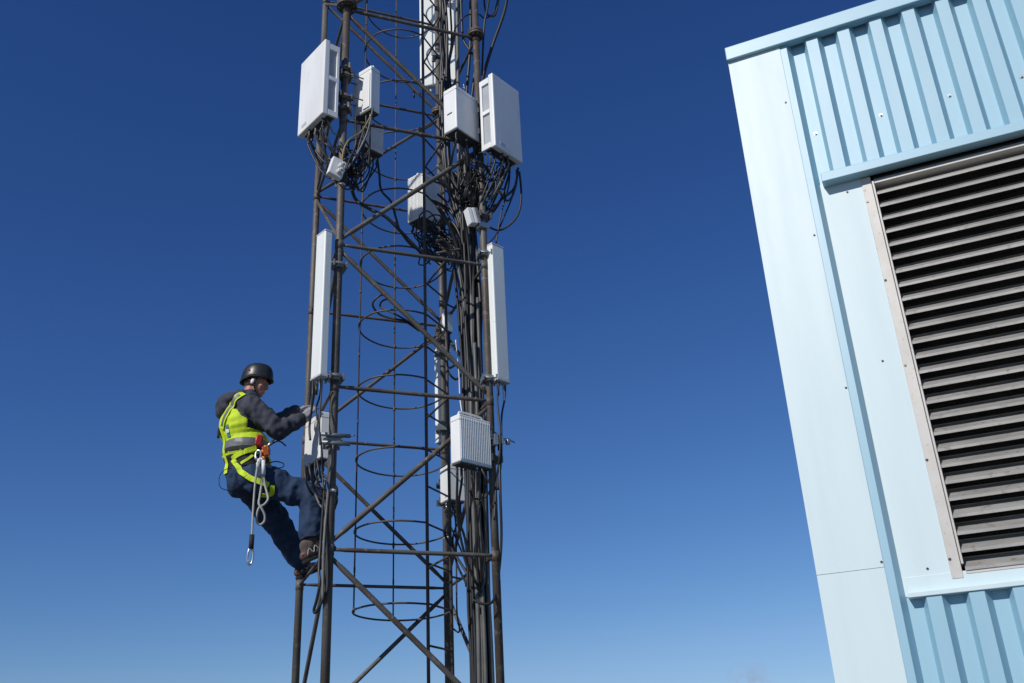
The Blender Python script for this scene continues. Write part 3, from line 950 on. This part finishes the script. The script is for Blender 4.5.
M['boot'] = material('brown_boot_suede', (.10, .075, .065), .8, 0, (.06, .05, .045), 20, .9, .2, 80)
M['sole'] = material('black_rubber_sole', (.018, .017, .016), .8)
M['accent'] = material('red_boot_accent', (.32, .05, .05), .6)
M['lace'] = material('pale_laces', (.42, .44, .42), .8)
M['red'] = material('red_anodised_clip', (.42, .03, .02), .35, .3)
M['orange'] = material('orange_anodised_clip', (.55, .12, .02), .35, .3)
M['rope'] = material('grey_white_rope', (.40, .40, .37), .8, 0, (.36, .36, .34), 70, .8, .4, 160)
M['teal'] = material('teal_patch', (.03, .25, .28), .6)
M['ear'] = material('white_ear_defender', (.7, .66, .66), .5)

PO = V((-.78, 0, 3.527))
man = empty('person', TW @ PO, TOWER_YAW, 'climber in yellow hi-vis vest, black helmet and navy trousers leaning back from the mast', 'person')


def L(p): return V(p) - PO


J = {k: L(p) for k, p in dict(
    head=(-1.290, -.12, 5.10), neck=(-1.365, -.12, 4.93), chest=(-1.385, -.12, 4.69), pelvis=(-1.305, -.11, 4.27),
    shN=(-1.325, -.315, 4.795), shF=(-1.335, .065, 4.865), elN=(-1.115, -.395, 4.575), wrN=(-.912, -.33, 4.715),
    elF=(-1.075, .10, 4.80), wrF=(-.915, .0, 4.915),
    hipN=(-1.262, -.215, 4.185), knN=(-.800, -.315, 4.040), anN=(-.775, -.36, 3.625),
    hipF=(-1.268, -.005, 4.205), knF=(-.965, .20, 3.88), anF=(-.705, .40, 3.615)).items()}

# body: one continuous surface
b = MB()
HM = Matrix.Rotation(R(-24), 4, 'Z') @ Matrix.Rotation(R(13), 4, 'Y')        # head nods forward and down
hc = J['head']


def hp_(x, y, z): return hc + HM @ V((x, y, z))


b.ball(hp_(-.012, 0, .03), (.098, .077, .098), 20, 14, M=HM)
b.ball(hp_(.035, 0, -.035), (.060, .063, .085), 16, 12, M=HM)
b.ball(hp_(.052, 0, -.092), (.040, .045, .036), 14, 10, M=HM)          # jaw and chin
b.capsule(hp_(.092, 0, .008), .010, hp_(.112, 0, -.034), .014)          # nose
b.capsule(hp_(.100, -.014, -.036), .010, hp_(.100, .014, -.036), .010)
b.capsule(hp_(.082, -.045, .016), .014, hp_(.086, .045, .016), .014)    # brow
b.capsule(hp_(.088, -.022, -.064), .009, hp_(.088, .022, -.064), .009)  # lips
b.capsule(hp_(.086, -.020, -.076), .009, hp_(.086, .020, -.076), .009)
for s in (-1, 1):
    b.ball(hp_(.065, s * .04, -.03), (.024, .022, .02), 10, 8)           # cheek
    b.ball(hp_(-.008, s * .078, -.015), (.022, .010, .033), 12, 8, M=HM)  # ear
b.capsule(J['neck'] + V((0, 0, -.06)), .068, hp_(-.03, 0, -.06), .058)
b.ball(J['chest'], (.13, .17, .22)); b.ball(J['pelvis'] + V((0, 0, .15)), (.135, .16, .2)); b.ball(J['pelvis'], (.13, .16, .13))
for s in 'NF':
    b.capsule(J['chest'] + V((.02, 0, .12)), .08, J['sh' + s], .06)
    b.capsule(J['sh' + s], .06, J['el' + s], .047); b.capsule(J['el' + s], .046, J['wr' + s], .032)
    d = (J['wr' + s] - J['el' + s]).normalized()
    b.capsule(J['wr' + s], .030, J['wr' + s] + d * .03, .024)
    b.capsule(J['hip' + s], .09, J['kn' + s], .06); b.capsule(J['kn' + s], .058, J['an' + s], .042)
    b.capsule(J['an' + s], .042, J['an' + s] + V((.08, 0, -.03)), .035)
me = remeshed(b, .0075, 3)
body = add_mesh('body', me, M['skin'], man)
# eyes and brows
q = MB()
for s in (-1, 1): q.ball(hp_(.081, s * .030, -.002), .0115, 10, 8)
q.build('eye', M['skin'], body)
q = MB()
for s in (-1, 1): q.tube(spline([hp_(.090, s * .016, .022), hp_(.094, s * .030, .026), hp_(.083, s * .048, .020)], 3), .0045, n=6)
q.build('eyebrow', M['hair'], body)
# hair showing below the helmet
q = MB()
q.ball(hp_(-.030, 0, .0), (.088, .079, .075), 20, 12, M=HM)
me = remeshed(q, .008, 1)
bm = bmesh.new(); bm.from_mesh(me)
bmesh.ops.delete(bm, geom=[v for v in bm.verts if (HM.inverted() @ (v.co - hc)).x > .015 or (HM.inverted() @ (v.co - hc)).z > .07], context='VERTS')
bm.to_mesh(me); bm.free()
add_mesh('hair', me, M['hair'], man)

# helmet
hm = MB()
H0 = hp_(-.004, 0, .022)
HR = Matrix.Rotation(R(-24), 4, 'Z') @ Matrix.Rotation(R(4), 4, 'Y')
n1, n2 = 32, 12
for i in range(n2 + 1):
    t = (PI / 2) * i / n2
    for j in range(n1):
        a = 2 * PI * j / n1
        rx = .144 if math.cos(a) > 0 else .143
        x, y, z = rx * math.cos(t) ** .42 * math.cos(a), .114 * math.cos(t) ** .42 * math.sin(a), .152 * math.sin(t) ** .9
        z -= .030 * (1 - i / n2) * (math.cos(a) < -.2) * (-math.cos(a))
        if i == 0 and math.cos(a) > .5: x += .005
        hm.v.append(H0 + HR @ V((x, y, z)))
for i in range(n2):
    for j in range(n1):
        hm.face([i * n1 + j, i * n1 + (j + 1) % n1, (i + 1) * n1 + (j + 1) % n1, (i + 1) * n1 + j], 0, True)
helmet = hm.build('helmet', M['helmet'], man)
so = helmet.modifiers.new('s', 'SOLIDIFY'); so.thickness = .012; so.offset = -1
q = MB()
rim = [H0 + HR @ V((.144 * math.cos(a) + .004 * (math.cos(a) > .5), .114 * math.sin(a), .002 - .030 * max(0, -math.cos(a) - .0) * (math.cos(a) < -.2))) for a in [2 * PI * j / 40 for j in range(40)]]
q.tube(rim, .0045, n=8, closed=True)
q.build('rim', M['strapblack'], helmet)
q = MB()
q.rod(H0 + HR @ V((-.045, -.113, .062)), H0 + HR @ V((-.046, -.120, .066)), .007, n=10); q.build('rivet', M['red'], helmet)
# chin strap and ear defender
q = MB()
for s in (-1, 1):
    q.tube(spline([hp_(.03, s * .085, .03), hp_(.012, s * .087, -.03), hp_(.035, s * .068, -.085), hp_(.062, 0, -.130)], 5), .0075, n=6)
    q.tube(spline([hp_(-.06, s * .083, .02), hp_(-.025, s * .089, -.02), hp_(.012, s * .085, -.045)], 5), .0065, n=6)
q.build('chin_strap', M['strapblack'], helmet)
q = MB(); q.ball(hp_(-.002, -.090, -.018), (.019, .013, .026), 12, 8, M=HM); q.build('ear_plug', M['ear'], man)

# jacket with hood
b = MB()


def torso(b, e=0.0):
    b.ball(J['pelvis'] + V((.0, 0, .05)), (.165 + e, .195 + e, .16 + e), 20, 12)
    b.ball(L((-1.335, -.12, 4.46)), (.178 + e, .205 + e, .19 + e), 20, 12)
    b.ball(J['chest'], (.170 + e, .212 + e, .22 + e), 20, 12)
    b.ball(L((-1.385, -.12, 4.83)), (.135 + e, .225 + e, .115 + e), 20, 12)


torso(b)
b.capsule(J['neck'] + V((-.01, 0, -.06)), .105, J['neck'] + V((.015, 0, .02)), .082)
for s in 'NF':
    b.capsule(J['chest'] + V((.0, 0, .13)), .115, J['sh' + s], .094)
    b.capsule(J['sh' + s], .094, J['el' + s], .074); b.capsule(J['el' + s], .073, J['wr' + s] - (J['wr' + s] - J['el' + s]).normalized() * .01, .050)
b.ball(L((-1.505, -.12, 4.88)), (.115, .175, .085), 18, 10, M=Matrix.Rotation(R(-18), 4, 'Y'))
b.ball(L((-1.53, -.12, 4.815)), (.085, .14, .075), 18, 10)
for a in range(9):
    t = PI * (.25 + 1.5 * a / 8)
    p = J['neck'] + V((.085 * math.cos(t) - .01, .105 * math.sin(t), .005 - .02 * math.cos(t)))
    b.ball(p, .042, 10, 8)
me = remeshed(b, .010, 5)
wrinkle(me, .024, 10.5, V((1, 1, .8)), 3.1, lambda c: .45 if c.x < J['chest'].x + .05 and abs(c.y - J['chest'].y) < .15 else 1.0)
jacket = add_mesh('jacket', me, M['jacket'], man)
for s in 'NF':
    d = (J['wr' + s] - J['el' + s]).normalized()
    q = MB(); q.capsule(J['wr' + s] - d * .035, .047, J['wr' + s] + d * .002, .043); q.build('cuff', M['jacket'], jacket)

# trousers
b = MB()
b.ball(J['pelvis'] + V((-.01, 0, -.015)), (.17, .195, .15), 20, 12)
b.ball(J['pelvis'] + V((-.03, 0, -.09)), (.135, .18, .11), 20, 12)
for s in 'NF':
    b.capsule(J['hip' + s] + V((-.01, 0, .02)), .125, J['kn' + s], .100)
    e = J['an' + s] + (J['kn' + s] - J['an' + s]).normalized() * .075
    mid = J['kn' + s].lerp(e, .5)
    b.capsule(J['kn' + s], .098, mid, .100); b.capsule(mid, .100, e, .094)
me = remeshed(b, .010, 4)
wrinkle(me, .030, 5.6, V((1.2, 1.2, .7)), 8.4)
wrinkle(me, .007, 14, V((1, 1, 1)), 2.4)
bm = bmesh.new(); bm.from_mesh(me)
for s in 'NF':           # open, straight hems
    d = (J['an' + s] - J['kn' + s]).normalized(); c = J['an' + s] - d * .03
    g_ = [f for f in bm.faces if (f.calc_center_median() - c).length < .3]
    eds = {e for f in g_ for e in f.edges}; vs = {v for f in g_ for v in f.verts}
    r_ = bmesh.ops.bisect_plane(bm, geom=list(vs) + list(eds) + g_, plane_co=c, plane_no=d, clear_outer=True)
bm.to_mesh(me); bm.free()
trousers = add_mesh('trousers', me, M['trouser'], man)
so = trousers.modifiers.new('s', 'SOLIDIFY'); so.thickness = .006; so.offset = -1

# vest
b = MB(); torso(b, .016)
me = remeshed(b, .010, 4)
wrinkle(me, .008, 8, V((.6, .6, 2.0)), 1.7)
bm = bmesh.new(); bm.from_mesh(me)
ax0, ax1 = J['chest'], J['neck']
kill = []
for f in bm.faces:
    c = f.calc_center_median()
    z = c.z + PO.z
    bad = z > 4.865 or z < 4.27
    for s in 'NF':
        if (c - J['sh' + s]).length < .133: bad = True
    if c.x > J['chest'].x + .02 and z > 4.60 and abs(c.y - J['chest'].y) < .25: bad = True
    if z > 4.72 + (c.x - J['chest'].x) * -.5: bad = True
    if bad: kill.append(f)
bmesh.ops.delete(bm, geom=kill, context='FACES')
for f in bm.faces:
    c = f.calc_center_median(); z = c.z + PO.z
    f.material_index = 0 if z > 4.515 else (1 if z > 4.445 else 2)
    if z <= 4.43 and c.x < J['chest'].x - .15: f.material_index = 0
    if 4.385 < z < 4.405: f.material_index = 0
    f.smooth = True
bm.to_mesh(me); bm.free()
vest = add_mesh('hi_vis_vest', me, [M['hivis'], M['reflect'], M['vestdark']], man)
so = vest.modifiers.new('s', 'SOLIDIFY'); so.thickness = .006; so.offset = 1

# surfaces the straps lie on
tv, tf = [], []
for o in (jacket, trousers, vest):
    off = len(tv)
    tv += [v.co.copy() for v in o.data.vertices]; tf += [[i + off for i in p.vertices] for p in o.data.polygons]
BV = BVHTree.FromPolygons(tv, tf)
ctr = J['chest'].lerp(J['pelvis'], .5)


def strap(name, pts, width, mt, parent, lift=.004, thick=.005, sub=6, inner=None, cen=None):
    P, Nn = [], []
    for p in spline([L(p) for p in pts], sub):
        c = cen if cen is not None else V((ctr.x, ctr.y, p.z))
        d = (c - p).normalized()
        hit = BV.ray_cast(p - d * .25, d)
        if hit[0] is None: hit = BV.find_nearest(p)
        nn = hit[1]
        if nn.dot(-d) < 0: nn = -nn
        P.append(hit[0] + nn * lift); Nn.append((nn - d * .6).normalized())
    # soften
    for _ in range(2):
        P = [P[0]] + [(P[i - 1] + P[i] * 2 + P[i + 1]) / 4 for i in range(1, len(P) - 1)] + [P[-1]]
    q = MB(); q.ribbon(P, Nn, width, thick); o = q.build(name, M[mt], parent)
    if inner:
        q = MB(); q.ribbon([p + n_ * (thick + .001) for p, n_ in zip(P[2:-2], Nn[2:-2])], Nn[2:-2], width * .5, .002); q.build('reflective_strip', M[inner], o)
    return P, Nn, o


hb = MB(); hb.box((-.02, -.03, -.04), (.0, .03, .04), 0, Matrix.Translation(L((-1.568, -.14, 4.60))))
harness = hb.build('harness', M['strapblack'], man, bevel=.006)
strap('strap', [(-1.58, -.22, 4.62), (-1.552, -.26, 4.69), (-1.50, -.27, 4.78), (-1.442, -.25, 4.85), (-1.38, -.22, 4.90)], .060, 'hivis', harness, .014, inner='reflect')
strap('strap', [(-1.58, .0, 4.62), (-1.552, .02, 4.69), (-1.50, .03, 4.78), (-1.442, .02, 4.85), (-1.38, .0, 4.90)], .060, 'hivis', harness, .014, inner='reflect')
strap('strap', [(-1.60, -.2, 4.64), (-1.59, -.2, 4.5), (-1.57, -.2, 4.36), (-1.53, -.2, 4.23)], .042, 'hivis', harness, .006)
strap('strap', [(-1.52, -.33, 4.345), (-1.44, -.36, 4.37), (-1.36, -.36, 4.395), (-1.27, -.35, 4.425)], .042, 'hivis', harness, .006)
strap('strap', [(-1.52, -.33, 4.345), (-1.44, -.36, 4.265), (-1.38, -.36, 4.205), (-1.315, -.36, 4.165), (-1.248, -.36, 4.135), (-1.16, -.36, 4.10)], .045, 'hivis', harness, .008)
strap('strap', [(-1.40, -.36, 4.29), (-1.34, -.36, 4.325), (-1.285, -.36, 4.36)], .022, 'hivis', harness, .008)
strap('strap', [(-1.14, -.30, 4.46), (-1.10, -.24, 4.38), (-1.09, -.2, 4.30)], .04, 'hivis', harness, .006)
strap('strap', [(-1.13, -.36, 4.10), (-1.12, -.36, 4.02), (-1.14, -.36, 3.955), (-1.2, -.34, 3.92), (-1.27, -.33, 3.94)], .04, 'hivis', harness, .008, cen=J['hipN'].lerp(J['knN'], .3))
ringpts = [(ctr.x + PO.x + .22 * math.cos(a), ctr.y + .25 * math.sin(a), 4.26) for a in [2 * PI * j / 16 for j in range(17)]]
# badge on the back of the vest
for i, (dz_, mt) in enumerate(((.035, 'teal'), (0, 'tape'), (-.035, 'teal'))):
    strap('badge', [(-1.575, -.29, 4.585 + dz_), (-1.545, -.32, 4.585 + dz_)], .032, mt, vest, .010, .002, 3)
# clips on the hip
for (x, y, z, mt, s) in ((-1.262, -.375, 4.475, 'red', .05), (-1.207, -.38, 4.382, 'orange', .048), (-1.262, -.385, 4.343, 'silver', .045), (-1.226, -.39, 4.30, 'orange', .03)):
    c = L((x, y, z))
    q = MB()
    q.tube(spline([c + V((0, 0, s)), c + V((s * .45, -.01, s * .5)), c + V((s * .35, 0, -s * .7)), c + V((0, 0, -s)), c + V((-s * .4, 0, -s * .6)), c + V((-s * .4, .01, s * .5))], 4, True), .0095, n=8, closed=True)
    q.build('carabiner', M[mt], harness)
q = MB(); q.box((-.025, -.012, -.045), (.025, .012, .045), 0, Matrix.Translation(L((-1.265, -.385, 4.475))) @ Matrix.Rotation(R(12), 4, 'Y')); q.build('buckle', M['red'], harness, bevel=.005)
q = MB(); q.box((-.022, -.012, -.04), (.022, .012, .04), 0, Matrix.Translation(L((-1.205, -.385, 4.385))) @ Matrix.Rotation(R(-20), 4, 'Y')); q.build('buckle', M['orange'], harness, bevel=.005)
q = MB(); q.rod(L((-1.20, -.37, 4.42)), L((-1.138, -.37, 4.494)), .011, n=8); q.build('ascender_bar', M['silver'], harness)
q = MB(); q.tube(spline([L((-1.226, -.40, 4.31)), L((-1.25, -.40, 4.29)), L((-1.265, -.41, 4.25))], 4), .016, n=8); q.build('sewn_end', M['tape'], harness)
for cp, cr in (([(-1.20, -.36, 4.42), (-1.105, -.37, 4.487), (-1.036, -.37, 4.448)], .006), ([(-1.18, -.30, 4.30), (-1.112, -.33, 4.318), (-1.045, -.33, 4.305), (-1.052, -.33, 4.27), (-1.13, -.31, 4.26)], .005),
               ([(-1.46, -.30, 4.24), (-1.513, -.33, 4.221), (-1.556, -.33, 4.158), (-1.541, -.33, 4.066), (-1.46, -.30, 4.05)], .0035)):
    q = MB(); q.tube(spline([L(p) for p in cp], 5), cr, n=6); q.build('loose_cord', M['strapblack'], harness)

# gloves


def hand(name, wr, fwd, back, mt, curl, sgn):
    """fwd: wrist -> knuckles, back: out of the back of the hand"""
    fwd = fwd.normalized(); back = (back - fwd * back.dot(fwd)).normalized(); sd = fwd.cross(back) * sgn
    q = MB()
    q.capsule(wr - fwd * .055, .042, wr + fwd * .01, .037)
    for s in (-.028, -.010, .010, .028):
        q.capsule(wr + fwd * .01 + sd * s * .7, .019, wr + fwd * .085 + sd * s, .0155)
    for i, (s, ln) in enumerate(((-.033, .070), (-.011, .082), (.011, .078), (.032, .060))):
        p = wr + fwd * .088 + sd * s
        d = fwd.copy(); rr = .0125
        for seg, (fr, ang) in enumerate(((.45, curl[0]), (.32, curl[1]), (.23, curl[2]))):
            ax = back.cross(d).normalized()
            d = (Matrix.Rotation(R(ang + 4 * i), 3, fwd.cross(back)) @ d).normalized()
            d = (Matrix.Rotation(0, 3, 'X') @ d)
            e = p + d * ln * fr * 1.15 + sd * s * .08
            q.capsule(p, rr, e, rr * .92); p = e; rr *= .93
    p = wr + fwd * .03 - sd * .030 - back * .010
    d = (fwd * .6 - sd * .6 - back * .5).normalized()
    e = p + d * .045; q.capsule(p, .0165, e, .0145)
    e2 = e + (fwd * .9 - back * .5 + sd * .1).normalized() * .038; q.capsule(e, .0142, e2, .012)
    me = remeshed(q, .0042, 2)
    o = add_mesh(name, me, [M[mt]], man)
    return o


hand('glove', J['wrN'] + V((.01, 0, .01)), V((.62, -.02, .78)), V((-.45, -.80, .35)), 'glove', (-14, -22, -20), 1)
hand('glove', J['wrF'], V((.80, -.1, .42)), V((-.35, -.35, .85)), 'glove', (-20, -30, -25), 1)

# boots


def boot(an, yaw, pitch, dz0):
    base = V((an.x, an.y, dz0))
    RM = Matrix.Translation(base) @ Matrix.Rotation(yaw, 4, 'Z') @ Matrix.Rotation(pitch, 4, 'Y')
    q = MB()
    T_ = lambda x, y, z: RM @ V((x, y, z))
    q.capsule(T_(.10, 0, .20), .058, T_(.01, 0, .10), .056)
    q.capsule(T_(0, 0, .13), .054, T_(-.01, 0, .06), .050)
    q.ball(T_(-.035, 0, .055), (.050, .042, .045), 14, 10, M=RM.to_3x3().to_4x4())
    q.capsule(T_(-.02, 0, .06), .046, T_(.12, 0, .050), .042)
    q.ball(T_(.155, .004, .045), (.075, .049, .036), 16, 10, M=RM.to_3x3().to_4x4())
    me = remeshed(q, .007, 3)
    o = add_mesh('boot', me, M['boot'], man)
    outline = [(-.085, .0), (-.075, -.032), (-.03, -.041), (.04, -.036), (.12, -.050), (.18, -.048), (.222, -.025), (.232, .005), (.22, .032), (.17, .050), (.11, .047), (.04, .036), (-.03, .041), (-.075, .032)]
    q = MB(); nn = len(outline)
    for z in (-.0, .024):
        for p in outline: q.v.append(T_(p[0], p[1], z + (.012 * max(0, (p[0] - .12) / .1) ** 2 if z < .01 else .008 * max(0, (p[0] - .12) / .1))))
    for i in range(nn): q.face([i, (i + 1) % nn, nn + (i + 1) % nn, nn + i])
    q.face(list(reversed(range(nn)))); q.face([nn + i for i in range(nn)])
    q.build('sole', M['sole'], o, bevel=.003)
    q = MB()
    for k_ in range(4):
        x = .035 + .022 * k_; zz = .112 - .010 * k_
        q.tube(spline([T_(x, -.036, zz - .014), T_(x + .006, -.02, zz), T_(x + .012, 0.0, zz + .003), T_(x + .018, .02, zz), T_(x + .022, .036, zz - .014)], 3), .0042, n=6)
    q.build('lace', M['lace'], o)
    for sy in (-1, 1):
        q = MB(); q.tube(spline([T_(-.03, sy * .047, .045), T_(.0, sy * .050, .095), T_(.025, sy * .049, .05), T_(.055, sy * .047, .10), T_(.085, sy * .044, .055), T_(.11, sy * .044, .085)], 3), .0045, n=6); q.build('side_stripe', M['lace'], o)
    q = MB(); q.ball(T_(-.045, -.032, .068), (.030, .008, .014), 12, 8, M=RM.to_3x3().to_4x4()); q.ball(T_(.05, -.036, .05), (.03, .006, .009), 12, 8, M=RM.to_3x3().to_4x4()); q.build('red_patch', M['accent'], o)
    return o


boot(J['anN'], R(4), R(-26), -.040)
boot(J['anF'], R(10), R(-24), -.015)

# lanyard hanging from the harness
lan = (empty('lanyard', TW @ V((-1.24, -.43, 4.33)), TOWER_YAW, 'grey white rope lanyard with silver hook hanging from the harness of the climber', 'rope'))
o0 = V((-1.24, -.43, 4.33))
q = MB(); q.tube(spline([V(p) - o0 for p in ((-1.250, -.40, 4.30), (-1.262, -.43, 4.271), (-1.276, -.43, 4.115), (-1.279, -.43, 3.863), (-1.275, -.43, 3.642))], 6), .0085, n=8)
q.build('rope', M['rope'], lan)
q = MB(); q.tube(spline([V((p[0], p[1] + .02 * math.sin(i * .9), p[2])) - o0 for i, p in enumerate(((-1.222, -.41, 4.30), (-1.216, -.42, 4.26), (-1.202, -.42, 4.123), (-1.176, -.42, 4.023), (-1.166, -.42, 3.96), (-1.194, -.42, 3.912), (-1.232, -.42, 3.885), (-1.245, -.42, 3.834), (-1.242, -.42, 3.777), (-1.213, -.42, 3.753), (-1.182, -.42, 3.78), (-1.185, -.42, 3.829), (-1.216, -.42, 3.882), (-1.238, -.42, 3.92), (-1.231, -.42, 3.994), (-1.222, -.42, 4.122), (-1.219, -.42, 4.28)))], 6), .0095, n=8)
q.build('rope_loop', M['rope'], lan)
q = MB(); q.tube([V((-1.222, -.42, 4.29)) - o0, V((-1.212, -.42, 4.17)) - o0], .017, n=10); q.tube([V((-1.256, -.42, 4.30)) - o0, V((-1.266, -.43, 4.22)) - o0], .014, n=10)
q.build('sewn_end', M['tape'], lan)
q = MB(); q.rod(V((-1.275, -.43, 3.66)) - o0, V((-1.275, -.43, 3.545)) - o0, .020, n=12); q.build('grip', M['strapblack'], lan)
c = V((-1.279, -.43, 3.475)) - o0
q = MB()
q.tube(spline([c + V((0, 0, .075)), c + V((.022, 0, .045)), c + V((.018, 0, -.03)), c + V((0, 0, -.055)), c + V((-.018, 0, -.03)), c + V((-.018, 0, .04))], 5, True), .008, n=8, closed=True)
q.build('hook', M['silver'], lan)

# ------------------------------------------------------------------ light, sky, camera
sd = bpy.data.lights.new('sun', 'SUN'); sd.energy = 3.6; sd.angle = R(.53); sd.color = (1, .955, .89)
so = bpy.data.objects.new('sun', sd); COL.objects.link(so)
az, el = R(SUN_AZ), R(SUN_EL)
tosun = V((math.sin(az) * math.cos(el), math.cos(az) * math.cos(el), math.sin(el)))
so.rotation_euler = tosun.to_track_quat('Z', 'Y').to_euler()
so.location = tosun * 60

W = bpy.data.worlds.new('World'); S.world = W; W.use_nodes = True
nt = W.node_tree; N = nt.nodes; Lk = nt.links
bg = N['Background']; bg.inputs['Strength'].default_value = .1
sky = N.new('ShaderNodeTexSky'); sky.sky_type = 'NISHITA'; sky.sun_disc = False
sky.sun_elevation = el; sky.sun_rotation = az
sky.altitude = 0; sky.air_density = 1.0; sky.dust_density = 0; sky.ozone_density = 8.0
# clear polarised spring sky: response per channel, deeper overhead
sp = N.new('ShaderNodeSeparateColor'); cb = N.new('ShaderNodeCombineColor')
Lk.new(sky.outputs[0], sp.inputs[0])
for i, (g_, k_) in enumerate(((1.5, 1.62), (1.27, 1.0), (1.08, .94))):
    m0 = N.new('ShaderNodeMath'); m0.operation = 'MULTIPLY'; m0.inputs[1].default_value = .1
    m1 = N.new('ShaderNodeMath'); m1.operation = 'POWER'; m1.inputs[1].default_value = g_
    m2 = N.new('ShaderNodeMath'); m2.operation = 'MULTIPLY'; m2.inputs[1].default_value = k_ * 10
    Lk.new(sp.outputs[i], m0.inputs[0]); m3 = N.new('ShaderNodeMath'); m3.operation = 'MULTIPLY'; m3.inputs[1].default_value = (.84, .81, .86)[i]
    m4 = N.new('ShaderNodeMath'); m4.operation = 'MINIMUM'
    Lk.new(m0.outputs[0], m1.inputs[0]); Lk.new(m1.outputs[0], m2.inputs[0]); Lk.new(sp.outputs[i], m3.inputs[0])
    Lk.new(m2.outputs[0], m4.inputs[0]); Lk.new(m3.outputs[0], m4.inputs[1]); Lk.new(m4.outputs[0], cb.inputs[i])
# one faint scrap of cloud low on the horizon
tcw = N.new('ShaderNodeTexCoord')
dt = N.new('ShaderNodeVectorMath'); dt.operation = 'DISTANCE'; dt.inputs[1].default_value = (.2055, .9742, .0855)
Lk.new(tcw.outputs['Generated'], dt.inputs[0])
mr = N.new('ShaderNodeMapRange'); mr.inputs[1].default_value = .004; mr.inputs[2].default_value = .026; mr.inputs[3].default_value = .5; mr.inputs[4].default_value = 0
Lk.new(dt.outputs['Value'], mr.inputs[0])
nzw = N.new('ShaderNodeTexNoise'); nzw.inputs['Scale'].default_value = 130; nzw.inputs['Detail'].default_value = 5
Lk.new(tcw.outputs['Generated'], nzw.inputs['Vector'])
rw = N.new('ShaderNodeMapRange'); rw.inputs[1].default_value = .42; rw.inputs[2].default_value = .62
Lk.new(nzw.outputs['Fac'], rw.inputs[0])
mm = N.new('ShaderNodeMath'); mm.operation = 'MULTIPLY'; Lk.new(mr.outputs[0], mm.inputs[0]); Lk.new(rw.outputs[0], mm.inputs[1])
mxw = N.new('ShaderNodeMix'); mxw.data_type = 'RGBA'
Lk.new(mm.outputs[0], mxw.inputs[0]); Lk.new(cb.outputs[0], mxw.inputs[6]); mxw.inputs[7].default_value = (3.1, 3.5, 4.9, 1)
Lk.new(mxw.outputs[2], bg.inputs[0])

cd = bpy.data.cameras.new('camera'); cd.sensor_width = 36; cd.lens = 989.04 / 1024 * 36
cd.clip_start = .05; cd.clip_end = 3000
cam = bpy.data.objects.new('camera', cd); COL.objects.link(cam)
rt = V((0.99878098, 0.02065446, -0.0448324)); up = V((0.04936143, -0.417923, 0.90714046)); fw = V((0, 0.90824763, 0.41843308))
MX = Matrix((rt, up, -fw)).transposed().to_4x4(); MX.translation = V((0, 0, CAM_Z))
cam.matrix_world = MX
S.camera = cam
S.view_settings.view_transform = 'Standard'; S.view_settings.look = 'None'
S.view_settings.exposure = 0.0; S.view_settings.gamma = 1.0; S.view_settings.use_curve_mapping = False
